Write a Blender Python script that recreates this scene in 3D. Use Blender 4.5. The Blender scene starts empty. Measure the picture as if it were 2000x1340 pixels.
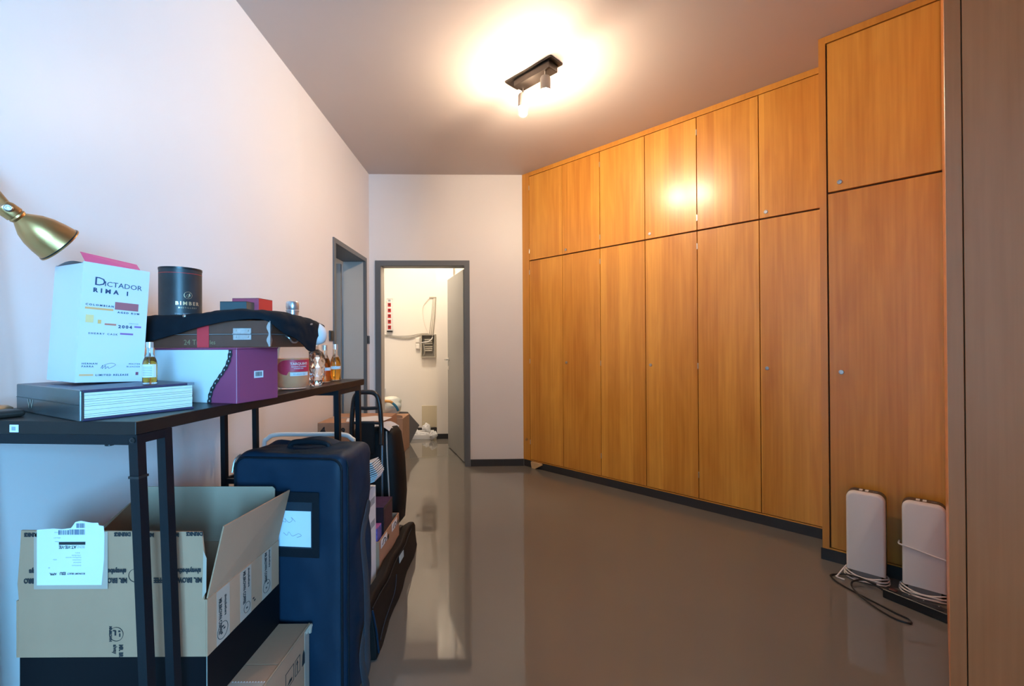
import bpy, bmesh, math, random
from mathutils import Matrix, Vector
random.seed(7)
S = bpy.context.scene
COL = S.collection

# ------------------------------------------------------------------ camera
cd = bpy.data.cameras.new('camera'); cam = bpy.data.objects.new('camera', cd); COL.objects.link(cam)
cd.sensor_fit = 'HORIZONTAL'; cd.sensor_width = 36.0; cd.lens = 36.0 * 868.46 / 2000.0
cd.clip_start = 0.02
cam.matrix_world = Matrix.Translation((0, 0, 1.2108)) @ Matrix.Rotation(math.pi/2 + 0.0046, 4, 'X') @ Matrix.Rotation(-0.0056, 4, 'Z')
S.camera = cam

# ------------------------------------------------------------------ world, daylight, exposure
w = bpy.data.worlds.new('world'); S.world = w; w.use_nodes = True
bg = w.node_tree.nodes['Background']; bg.inputs[0].default_value = (0.45, 0.72, 1.0, 1); bg.inputs[1].default_value = 1.0
S.view_settings.view_transform = 'Standard'; S.view_settings.look = 'None'
S.view_settings.gamma = 1.0; S.view_settings.use_curve_mapping = False
S.view_settings.exposure = 0.88
ROT = 0.0285                                                     # the room is turned this much from the camera axis
MR = Matrix.Rotation(ROT, 4, 'Z')
la = bpy.data.lights.new('window_daylight', 'AREA'); la.shape = 'RECTANGLE'; la.size = 1.5; la.size_y = 1.9
la.energy = 480; la.color = (0.18, 0.56, 1.0)
lo = bpy.data.objects.new('window_daylight', la); COL.objects.link(lo)
lo.matrix_world = MR @ Matrix.Translation((1.75, -3.85, 1.65)) @ Matrix.Rotation(math.radians(90), 4, 'X')
LAMP_COL = (1.0, 0.78, 0.55, 1)
LAMP_STR = 540.0

# ------------------------------------------------------------------ room measures
D, H, XL, XC, CAB = 4.4676, 2.9243, -1.2928, 0.2353, 0.7778
def cabm():
    s, c = math.sin(CAB), math.cos(CAB)
    m = Matrix(((s, c, 0, XC), (-c, s, 0, D), (0, 0, 1, 0), (0, 0, 0, 1)))   # x along the cupboards, y into them
    return MR @ m
MC = cabm()

# ------------------------------------------------------------------ materials
MATS = {}
def mat(name, col, rough=0.5, metal=0.0, spec=0.5, noise=0.0, nscale=8.0, bump=0.0, bscale=60.0, trans=0.0, ior=1.45, coat=0.0, emit=None, estr=0.0, sheen=0.0):
    if name in MATS: return MATS[name]
    m = bpy.data.materials.new(name); m.use_nodes = True; nt = m.node_tree; b = nt.nodes['Principled BSDF']
    b.inputs['Base Color'].default_value = (*col, 1); b.inputs['Roughness'].default_value = rough
    b.inputs['Metallic'].default_value = metal; b.inputs['Specular IOR Level'].default_value = spec
    b.inputs['Transmission Weight'].default_value = trans; b.inputs['IOR'].default_value = ior
    b.inputs['Coat Weight'].default_value = coat; b.inputs['Sheen Weight'].default_value = sheen
    if emit: b.inputs['Emission Color'].default_value = (*emit, 1); b.inputs['Emission Strength'].default_value = estr
    tc = nt.nodes.new('ShaderNodeTexCoord')
    if noise > 0:
        n = nt.nodes.new('ShaderNodeTexNoise'); n.inputs['Scale'].default_value = nscale; n.inputs['Detail'].default_value = 4
        nt.links.new(tc.outputs['Object'], n.inputs['Vector'])
        r = nt.nodes.new('ShaderNodeMapRange'); r.inputs['To Min'].default_value = 1 - noise; r.inputs['To Max'].default_value = 1 + noise
        nt.links.new(n.outputs['Fac'], r.inputs['Value'])
        mx = nt.nodes.new('ShaderNodeMix'); mx.data_type = 'RGBA'; mx.blend_type = 'MULTIPLY'; mx.inputs['Factor'].default_value = 1
        mx.inputs['A'].default_value = (*col, 1); nt.links.new(r.outputs['Result'], mx.inputs['B'])
        nt.links.new(mx.outputs['Result'], b.inputs['Base Color'])
    if bump > 0:
        n2 = nt.nodes.new('ShaderNodeTexNoise'); n2.inputs['Scale'].default_value = bscale; n2.inputs['Detail'].default_value = 3
        nt.links.new(tc.outputs['Object'], n2.inputs['Vector'])
        bp = nt.nodes.new('ShaderNodeBump'); bp.inputs['Strength'].default_value = bump; bp.inputs['Distance'].default_value = 0.002
        nt.links.new(n2.outputs['Fac'], bp.inputs['Height']); nt.links.new(bp.outputs['Normal'], b.inputs['Normal'])
    MATS[name] = m; return m

def wood_mat(name, light, dark, strips=8.5, rough=0.32, coat=0.35):
    m = bpy.data.materials.new(name); m.use_nodes = True; nt = m.node_tree; N = nt.nodes.new; L = nt.links.new
    b = nt.nodes['Principled BSDF']; b.inputs['Roughness'].default_value = rough
    b.inputs['Coat Weight'].default_value = coat; b.inputs['Coat Roughness'].default_value = 0.22
    tc = N('ShaderNodeTexCoord'); oi = N('ShaderNodeObjectInfo')
    sc = N('ShaderNodeVectorMath'); sc.operation = 'SCALE'; sc.inputs['Scale'].default_value = 37.0
    cmb = N('ShaderNodeCombineXYZ'); L(oi.outputs['Random'], cmb.inputs[0]); L(oi.outputs['Random'], cmb.inputs[2]); L(cmb.outputs[0], sc.inputs[0])
    add = N('ShaderNodeVectorMath'); add.operation = 'ADD'; L(tc.outputs['Object'], add.inputs[0]); L(sc.outputs[0], add.inputs[1])
    mp = N('ShaderNodeMapping'); mp.inputs['Scale'].default_value = (60, 60, 1.6); L(add.outputs[0], mp.inputs[0])
    fine = N('ShaderNodeTexNoise'); fine.inputs['Scale'].default_value = 1.0; fine.inputs['Detail'].default_value = 5; L(mp.outputs[0], fine.inputs['Vector'])
    mp2 = N('ShaderNodeMapping'); mp2.inputs['Scale'].default_value = (9, 9, 1.3); mp2.inputs['Rotation'].default_value = (0, 0.12, 0); L(add.outputs[0], mp2.inputs[0])
    fig = N('ShaderNodeTexNoise'); fig.inputs['Scale'].default_value = 1.0; fig.inputs['Detail'].default_value = 3; fig.inputs['Distortion'].default_value = 0.8; L(mp2.outputs[0], fig.inputs['Vector'])
    sep = N('ShaderNodeSeparateXYZ'); L(add.outputs[0], sep.inputs[0])
    ml = N('ShaderNodeMath'); ml.operation = 'MULTIPLY'; ml.inputs[1].default_value = strips; L(sep.outputs[0], ml.inputs[0])
    fl = N('ShaderNodeMath'); fl.operation = 'FLOOR'; L(ml.outputs[0], fl.inputs[0])
    wn = N('ShaderNodeTexWhiteNoise'); wn.noise_dimensions = '1D'; L(fl.outputs[0], wn.inputs['W'])
    def mul(a, k):
        q = N('ShaderNodeMath'); q.operation = 'MULTIPLY'; L(a, q.inputs[0]); q.inputs[1].default_value = k; return q.outputs[0]
    def plus(a, c):
        q = N('ShaderNodeMath'); q.operation = 'ADD'; L(a, q.inputs[0]); L(c, q.inputs[1]); return q.outputs[0]
    fac = plus(plus(mul(fine.outputs['Fac'], 0.40), mul(fig.outputs['Fac'], 0.45)), mul(wn.outputs['Value'], 0.22))
    cr = N('ShaderNodeValToRGB'); cr.color_ramp.elements[0].position = 0.3; cr.color_ramp.elements[1].position = 0.78
    cr.color_ramp.elements[0].color = (*dark, 1); cr.color_ramp.elements[1].color = (*light, 1)
    L(fac, cr.inputs[0]); L(cr.outputs[0], b.inputs['Base Color'])
    MATS[name] = m; return m

M_wall = mat('wall_paint', (0.79, 0.755, 0.745), 0.42, spec=0.4, noise=0.02, nscale=2, bump=0.05, bscale=120)
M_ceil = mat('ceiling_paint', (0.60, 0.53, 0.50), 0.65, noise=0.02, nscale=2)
M_cream = mat('closet_paint', (0.84, 0.78, 0.70), 0.7, noise=0.02, nscale=3)
M_base = mat('charcoal_skirting', (0.035, 0.034, 0.036), 0.45)
M_frame = mat('grey_steel_frame', (0.13, 0.14, 0.15), 0.4, noise=0.03)
M_lin = mat('grey_jamb_lining', (0.54, 0.51, 0.46), 0.4, noise=0.03)
M_leaf = mat('grey_door_paint', (0.30, 0.30, 0.285), 0.42, noise=0.03, nscale=3)
M_wood = wood_mat('honey_beech_veneer', (0.86, 0.41, 0.065), (0.54, 0.185, 0.020))
M_woodE = wood_mat('beech_edging', (0.76, 0.34, 0.05), (0.58, 0.22, 0.03), strips=2)
M_gap = mat('dark_cupboard_inside', (0.10, 0.055, 0.025), 0.7)
M_steel = mat('brushed_steel', (0.62, 0.60, 0.57), 0.3, 1.0)
M_brass = mat('antique_brass', (0.60, 0.34, 0.14), 0.36, 1.0, noise=0.12, nscale=14)
M_dkbrass = mat('dark_brass_inside', (0.22, 0.15, 0.08), 0.5, 0.6)
M_black = mat('black_plastic', (0.012, 0.012, 0.013), 0.35)
M_blackm = mat('black_powder_coat', (0.004, 0.006, 0.009), 0.38, spec=0.3, bump=0.05, bscale=400)
M_tabletop = mat('black_brown_laminate', (0.014, 0.010, 0.009), 0.36, spec=0.35, noise=0.25, nscale=22)
M_white = mat('white_plastic', (0.78, 0.76, 0.74), 0.4)
M_whitecard = mat('white_card', (0.80, 0.82, 0.86), 0.45, noise=0.015)
M_paper = mat('white_paper', (0.70, 0.70, 0.71), 0.7, noise=0.03, nscale=20)
M_card = mat('brown_cardboard', (0.41, 0.225, 0.135), 0.8, noise=0.10, nscale=9, bump=0.06, bscale=150)
M_card2 = mat('inner_cardboard', (0.33, 0.20, 0.12), 0.85, noise=0.10, nscale=7)
M_blackcard = mat('black_card', (0.003, 0.0032, 0.005), 0.5, spec=0.2, noise=0.1)
M_ink = mat('black_ink', (0.02, 0.02, 0.022), 0.7)
M_navyink = mat('navy_ink', (0.03, 0.06, 0.13), 0.6)
M_greyink = mat('grey_ink', (0.32, 0.34, 0.37), 0.7)
M_gold = mat('gold_foil', (0.85, 0.55, 0.25), 0.3, 0.8)
M_tape = mat('clear_tape', (0.44, 0.33, 0.26), 0.25, trans=0.0, noise=0.05)
M_bag = mat('navy_nylon', (0.006, 0.022, 0.045), 0.55, spec=0.3, noise=0.25, nscale=10, bump=0.7, bscale=14)
M_bagd = mat('dark_nylon_webbing', (0.004, 0.008, 0.013), 0.6, spec=0.3, bump=0.3, bscale=300)
M_strap = mat('grey_blue_webbing', (0.028, 0.045, 0.062), 0.65, bump=0.4, bscale=350)
M_nyl = mat('black_nylon', (0.006, 0.005, 0.005), 0.6, spec=0.3, noise=0.2, nscale=12, bump=0.2, bscale=40)

# ------------------------------------------------------------------ mesh helpers
def nb(): return bmesh.new()
def box(bm, x0, x1, y0, y1, z0, z1, bev=0.0, seg=1, m=None):
    r = bmesh.ops.create_cube(bm, size=1.0)
    vs = r['verts']
    for v in vs:
        v.co = Vector(((x0+x1)/2 + v.co.x*(x1-x0), (y0+y1)/2 + v.co.y*(y1-y0), (z0+z1)/2 + v.co.z*(z1-z0)))
    if bev > 0:
        es = list({e for v in vs for e in v.link_edges})
        rr = bmesh.ops.bevel(bm, geom=es, offset=bev, segments=seg, profile=0.5, affect='EDGES')
        vs = list({v for f in rr['faces'] for v in f.verts} | {v for v in vs if v.is_valid})
    if m is not None: bmesh.ops.transform(bm, matrix=m, verts=[v for v in vs if v.is_valid])
    return bm
def lathe(bm, prof, n=32, m=None, sx=1.0, sy=1.0, closed=False):
    rings = []
    for r, z in prof:
        rings.append([bm.verts.new((r*math.cos(2*math.pi*i/n)*sx, r*math.sin(2*math.pi*i/n)*sy, z)) for i in range(n)])
    for a, b in zip(rings[:-1], rings[1:]):
        for i in range(n): bm.faces.new((a[i], a[(i+1) % n], b[(i+1) % n], b[i]))
    if prof[0][0] > 1e-6: bm.faces.new(list(reversed(rings[0])))
    if prof[-1][0] > 1e-6: bm.faces.new(rings[-1])
    allv = [v for r in rings for v in r]
    bmesh.ops.remove_doubles(bm, verts=allv, dist=1e-6)
    if m is not None: bmesh.ops.transform(bm, matrix=m, verts=[v for v in allv if v.is_valid])
    return bm
def tube(bm, pts, r, n=8, smooth=1):
    P = [Vector(p) for p in pts]
    if smooth and len(P) > 2:
        Q = []
        for i in range(len(P)-1):
            p0, p1, p2, p3 = P[max(i-1, 0)], P[i], P[i+1], P[min(i+2, len(P)-1)]
            for k in range(6):
                t = k/6
                Q.append(0.5*((2*p1)+(p2-p0)*t+(2*p0-5*p1+4*p2-p3)*t*t+(3*p1-p0-3*p2+p3)*t**3))
        Q.append(P[-1]); P = Q
    rings = []; up = None
    for i, p in enumerate(P):
        d = (P[min(i+1, len(P)-1)] - P[max(i-1, 0)]).normalized()
        if up is None: up = d.orthogonal().normalized()
        up = (up - d*up.dot(d)).normalized(); s = d.cross(up)
        rings.append([bm.verts.new(p + (up*math.cos(2*math.pi*k/n) + s*math.sin(2*math.pi*k/n))*r) for k in range(n)])
    for a, b in zip(rings[:-1], rings[1:]):
        for k in range(n): bm.faces.new((a[k], a[(k+1) % n], b[(k+1) % n], b[k]))
    bm.faces.new(list(reversed(rings[0]))); bm.faces.new(rings[-1])
    return bm
def prism(bm, pts, vec):
    a = [bm.verts.new(p) for p in pts]; v = Vector(vec); b = [bm.verts.new(Vector(p)+v) for p in pts]; n = len(a)
    bm.faces.new(a); bm.faces.new(list(reversed(b)))
    for i in range(n): bm.faces.new((a[i], b[i], b[(i+1) % n], a[(i+1) % n]))
    return bm
def loft(bm, secs):
    R = [[bm.verts.new(p) for p in s] for s in secs]
    for a, b in zip(R[:-1], R[1:]):
        for i in range(len(a)-1): bm.faces.new((a[i], a[i+1], b[i+1], b[i]))
    return bm
def mesh_of(name, bm, m, smooth=False, angle=35):
    bmesh.ops.recalc_face_normals(bm, faces=bm.faces[:])
    me = bpy.data.meshes.new(name); bm.to_mesh(me); bm.free()
    me.materials.append(m)
    if smooth:
        for p in me.polygons: p.use_smooth = True
        try: me.set_sharp_from_angle(angle=math.radians(angle))
        except Exception: pass
    return me
def part(name, bm, m, parent=None, smooth=False, mw=None, world=False, label=None, angle=35):
    """bm in the parent's own coordinates (world=True: in world coordinates)"""
    if world and parent is not None:
        pm = Matrix.Identity(4); p = parent
        while p is not None: pm = p.matrix_basis @ pm; p = p.parent
        bm.transform(pm.inverted())
    o = bpy.data.objects.new(name, mesh_of(name, bm, m, smooth, angle)); COL.objects.link(o)
    if parent is not None: o.parent = parent
    if mw is not None: o.matrix_basis = mw
    if label: o['label'] = label
    return o
def tag(o, label, cat, group=None):
    o['label'] = label; o['category'] = cat
    if group: o['group'] = group
    return o
def thing(name, label, cat, mw=None, loc=(0, 0, 0), rz=0.0, group=None):
    o = bpy.data.objects.new(name, None); COL.objects.link(o); o.empty_display_size = 0.05
    o.matrix_basis = mw if mw is not None else (Matrix.Translation(loc) @ Matrix.Rotation(rz, 4, 'Z'))
    return tag(o, label, cat, group)
def struct(name, bm, m, smooth=False, mw=None):
    o = part(name, bm, m, None, smooth, mw); o['kind'] = 'structure'; return o
def frame3(o, x, y):
    x = Vector(x).normalized(); y = Vector(y).normalized(); z = x.cross(y)
    return Matrix(((x.x, y.x, z.x, o[0]), (x.y, y.y, z.y, o[1]), (x.z, y.z, z.z, o[2]), (0, 0, 0, 1)))
def text(s, size, fr, m, parent, name='lettering', bold=0.0, align='LEFT', space=1.0, sx=1.0, depth=0.0002):
    """flat lettering: fr is a frame (parent coordinates), x along the line, y up the letters"""
    c = bpy.data.curves.new(name, 'FONT'); c.body = s; c.size = size; c.offset = bold; c.align_x = align; c.space_character = space
    c.extrude = depth; c.resolution_u = 2
    o = bpy.data.objects.new(name, c); COL.objects.link(o)
    dg = bpy.context.evaluated_depsgraph_get(); me = bpy.data.meshes.new_from_object(o.evaluated_get(dg))
    bpy.data.objects.remove(o); bpy.data.curves.remove(c)
    me.name = name; me.materials.clear(); me.materials.append(m)
    q = bpy.data.objects.new(name, me); COL.objects.link(q); q.parent = parent
    q.matrix_basis = fr @ Matrix.Diagonal((sx, 1, 1, 1)); return q
def copy_tree(o, parent=None):
    c = o.copy(); COL.objects.link(c); c.parent = parent
    for ch in list(o.children): copy_tree(ch, c)
    return c

# ================================================================== THE ROOM
FR_B = -0.5
bm = nb(); box(bm, -4.2, 3.2, -3.8, 6.9, -0.08, 0)
def floor_mat():
    m = mat('grey_epoxy_floor', (0.155, 0.142, 0.124), 0.05, spec=0.7, noise=0.06, nscale=1.5)
    nt = m.node_tree; b = nt.nodes['Principled BSDF']
    tc = nt.nodes.new('ShaderNodeTexCoord'); n = nt.nodes.new('ShaderNodeTexNoise'); n.inputs['Scale'].default_value = 5; n.inputs['Detail'].default_value = 6
    nt.links.new(tc.outputs['Object'], n.inputs['Vector'])
    r = nt.nodes.new('ShaderNodeMapRange'); r.inputs['To Min'].default_value = 0.015; r.inputs['To Max'].default_value = 0.075
    nt.links.new(n.outputs['Fac'], r.inputs['Value']); nt.links.new(r.outputs['Result'], b.inputs['Roughness'])
    return m
struct('floor', bm, floor_mat(), mw=MR)
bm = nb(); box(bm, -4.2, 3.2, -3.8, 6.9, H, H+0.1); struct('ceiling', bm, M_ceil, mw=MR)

# left wall with door opening
bm = nb()
box(bm, XL-0.19, XL, FR_B, 3.52, 0, H); box(bm, XL-0.19, XL, 4.33, D+0.12, 0, H); box(bm, XL-0.19, XL, 3.52, 4.33, 2.045, H)
struct('wall_left', bm, M_wall, mw=MR)
# back wall with door opening
bm = nb()
box(bm, XL, -1.21, D, D+0.12, 0, H); box(bm, -0.32, XC+0.02, D, D+0.12, 0, H); box(bm, -1.21, -0.32, D, D+0.12, 2.04, H)
struct('wall_back', bm, M_wall, mw=MR)
# wall behind the camera: open passage to a front room whose window lets the daylight in
bm = nb()
box(bm, XL-0.19, -0.85, FR_B-0.12, FR_B, 0, H); box(bm, 0.42, 2.95, FR_B-0.12, FR_B, 0, H); box(bm, -0.85, 0.42, FR_B-0.12, FR_B, 2.75, H)
struct('wall_front', bm, M_wall, mw=MR)
bm = nb(); box(bm, XL-0.19, 1.0, -3.75, -3.6, 0, H); box(bm, 2.5, 2.95, -3.75, -3.6, 0, H); box(bm, 1.0, 2.5, -3.75, -3.6, 0, 0.7); box(bm, 1.0, 2.5, -3.75, -3.6, 2.6, H)
M_fr = mat('beige_front_room_paint', (0.50, 0.42, 0.34), 0.6, noise=0.02)
struct('wall_front_room', bm, M_fr, mw=MR)
struct('wall_front_room_left', box(nb(), XL-0.19, XL-0.04, -3.6, FR_B-0.12, 0, H), M_fr, mw=MR)
win = part('window_1', box(nb(), 1.0, 1.06, -3.72, -3.65, 0.7, 2.6), M_white, None, mw=MR); win['kind'] = 'structure'
for a in ((2.44, 2.5, 0.7, 2.6), (1.06, 2.44, 0.7, 0.76), (1.06, 2.44, 2.54, 2.6), (1.72, 1.78, 0.76, 2.54)):
    part('window_frame', box(nb(), a[0], a[1], -3.72, -3.65, a[2], a[3]), M_white, win)
struct('wall_right', box(nb(), 2.75, 2.95, -3.6, 2.7, 0, H), M_wall, mw=MR)

# closet behind the back wall
bm = nb(); box(bm, -1.95, -1.85, D+0.12, 6.5, 0, H); struct('wall_closet_left', bm, M_cream, mw=MR)
bm = nb(); box(bm, -1.85, -0.80, 6.25, 6.35, 0, H); box(bm, -0.815, 0.25, 5.80, 6.35, 0, H); struct('wall_closet_back', bm, M_cream, mw=MR)
bm = nb(); box(bm, 0.0, 0.1, D+0.12, 5.80, 0, H); struct('wall_closet_right', bm, M_cream, mw=MR)
struct('baseboard_closet', box(nb(), -0.818, 0.0, 5.788, 5.802, 0, 0.065), M_base, mw=MR)
struct('baseboard_closet_recess', box(nb(), -1.85, -0.816, 6.237, 6.251, 0, 0.065), M_base, mw=MR)
# next room seen through the side door
bm = nb(); box(bm, -3.5, XL-0.19, 4.62, 4.72, 0, H); box(bm, -3.6, -3.5, 2.3, 4.72, 0, H); box(bm, -3.5, XL-0.19, 2.2, 2.3, 0, H)
struct('wall_side_room', bm, M_wall, mw=MR)

# skirting of the main room
struct('baseboard_back', box(nb(), -0.293, XC+0.004, D-0.012, D+0.002, 0, 0.068), M_base, mw=MR)
bm = nb(); box(bm, XL-0.002, XL+0.012, FR_B, 3.49, 0, 0.068); struct('baseboard_left', bm, M_base, mw=MR)

# --- door 1 : back wall, leaf swung into the closet
def steel_frame(name, mw, wd, depth, head, fw, proud=0.012):
    """x 0..wd outer width, y 0 = room face, into the wall +y"""
    r = part(name, box(nb(), 0, fw, -proud, 0.012, 0, head), M_frame, None, mw=mw); r['kind'] = 'structure'
    part('frame_stile', box(nb(), wd-fw, wd, -proud, 0.012, 0, head), M_frame, r)
    part('frame_head', box(nb(), fw, wd-fw, -proud, 0.012, head-fw*0.95, head), M_frame, r)
    part('jamb_lining', box(nb(), fw-0.012, fw, 0.012, depth+0.012, 0, head-fw), M_lin, r)
    part('jamb_lining', box(nb(), wd-fw, wd-fw+0.012, 0.012, depth+0.012, 0, head-fw), M_lin, r)
    part('head_lining', box(nb(), fw-0.012, wd-fw+0.012, 0.012, depth+0.012, head-fw, head-fw+0.012), M_frame, r)
    return r
mw = MR @ Matrix.Translation((-1.2321, D, 0))
d1 = steel_frame('door_1', mw, 0.9372, 0.12, 2.06, 0.054)
ang = math.atan2(5.327-4.60, -0.588+0.345)
L1 = 0.78
ml = Matrix.Translation((0.883-0.002, 0.135, 0)) @ Matrix.Rotation(ang, 4, 'Z')
leaf = part('door_leaf', box(nb(), 0, L1, -0.02, 0.02, 0.01, 1.995, 0.002), M_leaf, d1, mw=ml)
def lever(parent, x, side, z=1.045):
    bm = nb(); lathe(bm, [(0.024, 0), (0.026, 0.004), (0.02, 0.008)], 20, Matrix.Translation((x, side*0.02, z)) @ Matrix.Rotation(-side*math.pi/2, 4, 'X'))
    part('handle_rose', bm, M_steel, parent, True)
    bm = nb(); tube(bm, [(x, side*0.024, z), (x, side*0.06, z), (x-0.02, side*0.068, z), (x-0.12, side*0.068, z)], 0.009, 10); part('lever_handle', bm, M_steel, parent, True)
    bm = nb(); lathe(bm, [(0.024, 0), (0.026, 0.004), (0.02, 0.008)], 20, Matrix.Translation((x, side*0.02, z-0.10)) @ Matrix.Rotation(-side*math.pi/2, 4, 'X'))
    part('key_escutcheon', bm, M_steel, parent, True)
lever(leaf, L1-0.06, 1); lever(leaf, L1-0.06, -1)
# --- door 2 : left wall, leaf folded back into the side room
mw = MR @ Matrix(((0, -1, 0, XL), (1, 0, 0, 3.494), (0, 0, 1, 0), (0, 0, 0, 1)))
d2 = steel_frame('door_2', mw, 0.8558, 0.19, 2.06, 0.04)
ml = Matrix.Translation((0.80, 0.215, 0)) @ Matrix.Rotation(math.radians(93), 4, 'Z')
leaf2 = part('door_leaf', box(nb(), 0, 0.78, -0.02, 0.02, 0.01, 1.995, 0.002), M_leaf, d2, mw=ml)
lever(leaf2, 0.72, 1)
for z in (0.25, 1.60):
    bm = nb(); lathe(bm, [(0.009, 0), (0.009, 0.07)], 10, Matrix.Translation((0.808, 0.222, z))); part('hinge', bm, M_steel, d2, True)

# --- the ceiling light of the closet, and one added to brighten the side room
def small_light(label, a, b, strength, col):
    t = thing('ceiling_light', label, 'light', MR @ Matrix.Translation((a, b, H)))
    part('base_plate', lathe(nb(), [(0.15, -0.02), (0.15, 0)], 32), M_white, t, True)
    m = mat('glow_%s' % label[:5], (1, 1, 1), 0.5, emit=col, estr=strength)
    part('diffuser', lathe(nb(), [(0.001, -0.075), (0.07, -0.07), (0.12, -0.05), (0.14, -0.02)], 32), m, t, True)
small_light('round glowing ceiling light inside the closet above the door', -1.05, 5.25, 85, (1.0, 0.86, 0.68))
small_light('plain round ceiling light in the side room', -2.3, 3.5, 14, (1.0, 0.86, 0.7))  # unseen lamp, put in only so this room doesn't render dark

# ================================================================== FITTED CUPBOARDS
KEY_BM = None
def lock(parent, x, y, z):
    bm = nb(); lathe(bm, [(0.0125, 0.004), (0.0125, -0.002), (0.011, -0.004), (0.008, -0.0042), (0.007, -0.002), (0.0, -0.002)], 20, Matrix.Translation((x, y, z)) @ Matrix.Rotation(-math.pi/2, 4, 'X'))
    bm.transform(Matrix.Translation((0, 0, 0)))
    return part('lock', bm, M_steel, parent, True)
DOORME = {}
def cup_door(root, name, x0, x1, y, z0, z1):
    k = (round(x1-x0, 4), round(z1-z0, 4))
    if k not in DOORME: DOORME[k] = mesh_of('cupboard_door', box(nb(), 0, x1-x0, 0, 0.019, 0, z1-z0, 0.0012), M_wood)
    o = bpy.data.objects.new(name, DOORME[k]); COL.objects.link(o); o.parent = root; o.matrix_basis = Matrix.Translation((x0, y, z0)); return o
def hinge(root, x, y, z):
    return part('hinge', box(nb(), x-0.0035, x+0.0035, y-0.002, y+0.01, z-0.022, z+0.022, 0.001), M_steel, root)
labels = ['honey beech cupboard pair next to the white back wall', 'middle honey beech cupboard pair, lit brightest by the ceiling lamp', 'honey beech cupboard pair touching the taller projecting cupboard']
edges = [0.095, 0.503, 0.911, 1.330, 1.742, 2.155, 2.569]
G = 0.0025
for i in range(3):
    a, b, c = edges[2*i], edges[2*i+1], edges[2*i+2]
    t = thing('fitted_cupboard', labels[i], 'cupboard', MC @ Matrix.Translation((a, 0, 0)), group='fitted beech cupboards along the angled wall')
    wd = c-a
    part('body', box(nb(), 0.0, wd, 0.022, 0.6, 0.068, H-0.002), M_gap, t)
    part('plinth', box(nb(), 0.0, wd, 0.004, 0.02, 0, 0.066), M_base, t)
    part('bottom_rail', box(nb(), 0.0, wd, 0.002, 0.0215, 0.066, 0.074), M_woodE, t)
    part('top_fascia', box(nb(), 0.0, wd, 0.0, 0.0215, 2.884, H-0.001), M_woodE, t)
    for (u0, u1, lk) in ((0, b-a, False), (b-a, wd, True)):
        up = cup_door(t, 'upper_door', u0+G, u1-G, 0, 2.050, 2.879)
        lw = cup_door(t, 'lower_door', u0+G, u1-G, 0, 0.079, 2.039)
        if lk: lock(up, 0.038, 0, 0.037); lock(lw, 0.038, 0, 0.968)
    for z in (0.25, 1.05, 1.93, 2.14, 2.77): hinge(t, 0.0, 0, z)
# filler strip at the wall end
t = thing('cupboard_end_strip', 'narrow vertical beech strip between back wall and first cupboard', 'strip', MC)
part('strip', box(nb(), 0.003, 0.0925, 0.0, 0.3, 0.068, H-0.002), M_woodE, t)
part('plinth', box(nb(), 0.003, 0.095, 0.004, 0.02, 0, 0.066), M_base, t)
bm = nb(); lathe(bm, [(0.014, 0.003), (0.014, -0.003), (0.006, -0.004)], 16, Matrix.Translation((0.045, 0, 0.27)) @ Matrix.Rotation(-math.pi/2, 4, 'X')); part('cover_cap', bm, M_brass, t, True)
bm = nb(); lathe(bm, [(0.005, -0.0035), (0.0, -0.0045)], 10, Matrix.Translation((0.04, 0, 0.264)) @ Matrix.Rotation(-math.pi/2, 4, 'X')); part('peg_hole', bm, M_black, t)
# taller projecting cupboard
t = thing('fitted_cupboard', 'wider beech cupboard projecting forward, two white devices standing before it', 'cupboard', MC @ Matrix.Translation((2.541, -0.3, 0)))
part('body', box(nb(), 0.002, 0.75, 0.022, 0.6, 0.068, H-0.002), M_gap, t)
part('stile', box(nb(), 0.0, 0.032, 0.0, 0.32, 0.066, H-0.002), M_woodE, t)
part('plinth', box(nb(), -0.008, 0.75, 0.004, 0.32, 0, 0.064), M_base, t)
part('bottom_rail', box(nb(), 0.032, 0.75, 0.002, 0.0215, 0.066, 0.074), M_woodE, t)
part('top_fascia', box(nb(), 0.032, 0.75, 0.0, 0.0215, 2.884, H-0.002), M_woodE, t)
up = cup_door(t, 'upper_door', 0.040, 0.64, 0, 2.050, 2.877); lock(up, 0.052, 0, 0.045)
lw = cup_door(t, 'lower_door', 0.040, 0.64, 0, 0.079, 2.039); lock(lw, 0.052, 0, 0.974)
# nearest unit at the right frame edge
t = thing('wardrobe', 'tall beech wardrobe standing nearest at the right edge in shade', 'wardrobe', MC @ Matrix.Translation((3.0372, -1.25, 0)))
part('stile', box(nb(), 0.0, 0.040, 0.0, 0.94, 0.0, H-0.002, 0.0015), M_woodE, t)
part('body', box(nb(), 0.041, 0.60, 0.024, 0.94, 0.0, H-0.002), M_gap, t)
wd_ = cup_door(t, 'wardrobe_door', 0.0425, 0.60, 0.002, 0.02, H-0.005)
M_woodN = wood_mat('brown_wardrobe_veneer', (0.84, 0.33, 0.135), (0.64, 0.225, 0.08), strips=3, coat=0.15)
for o in t.children:
    if o.name.startswith(('stile', 'wardrobe_door')): o.data.materials[0] = M_woodN
# wooden wedge at the plinth
t = thing('wooden_wedge', 'small pale wooden wedge stuck at the foot of the first cupboard', 'wedge', MC @ Matrix.Translation((0.115, -0.012, 0.0)))
bm = nb(); prism(bm, [(0.01, 0.014, 0.0), (0.05, 0.014, 0.0), (0.135, 0.014, 0.048), (0.13, 0.014, 0.062), (0.0, 0.014, 0.062), (0.0, 0.014, 0.045)], (0, -0.02, 0))
part('wedge_block', bm, mat('pale_wood', (0.66, 0.42, 0.20), 0.6, noise=0.15, nscale=30), t)

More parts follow.
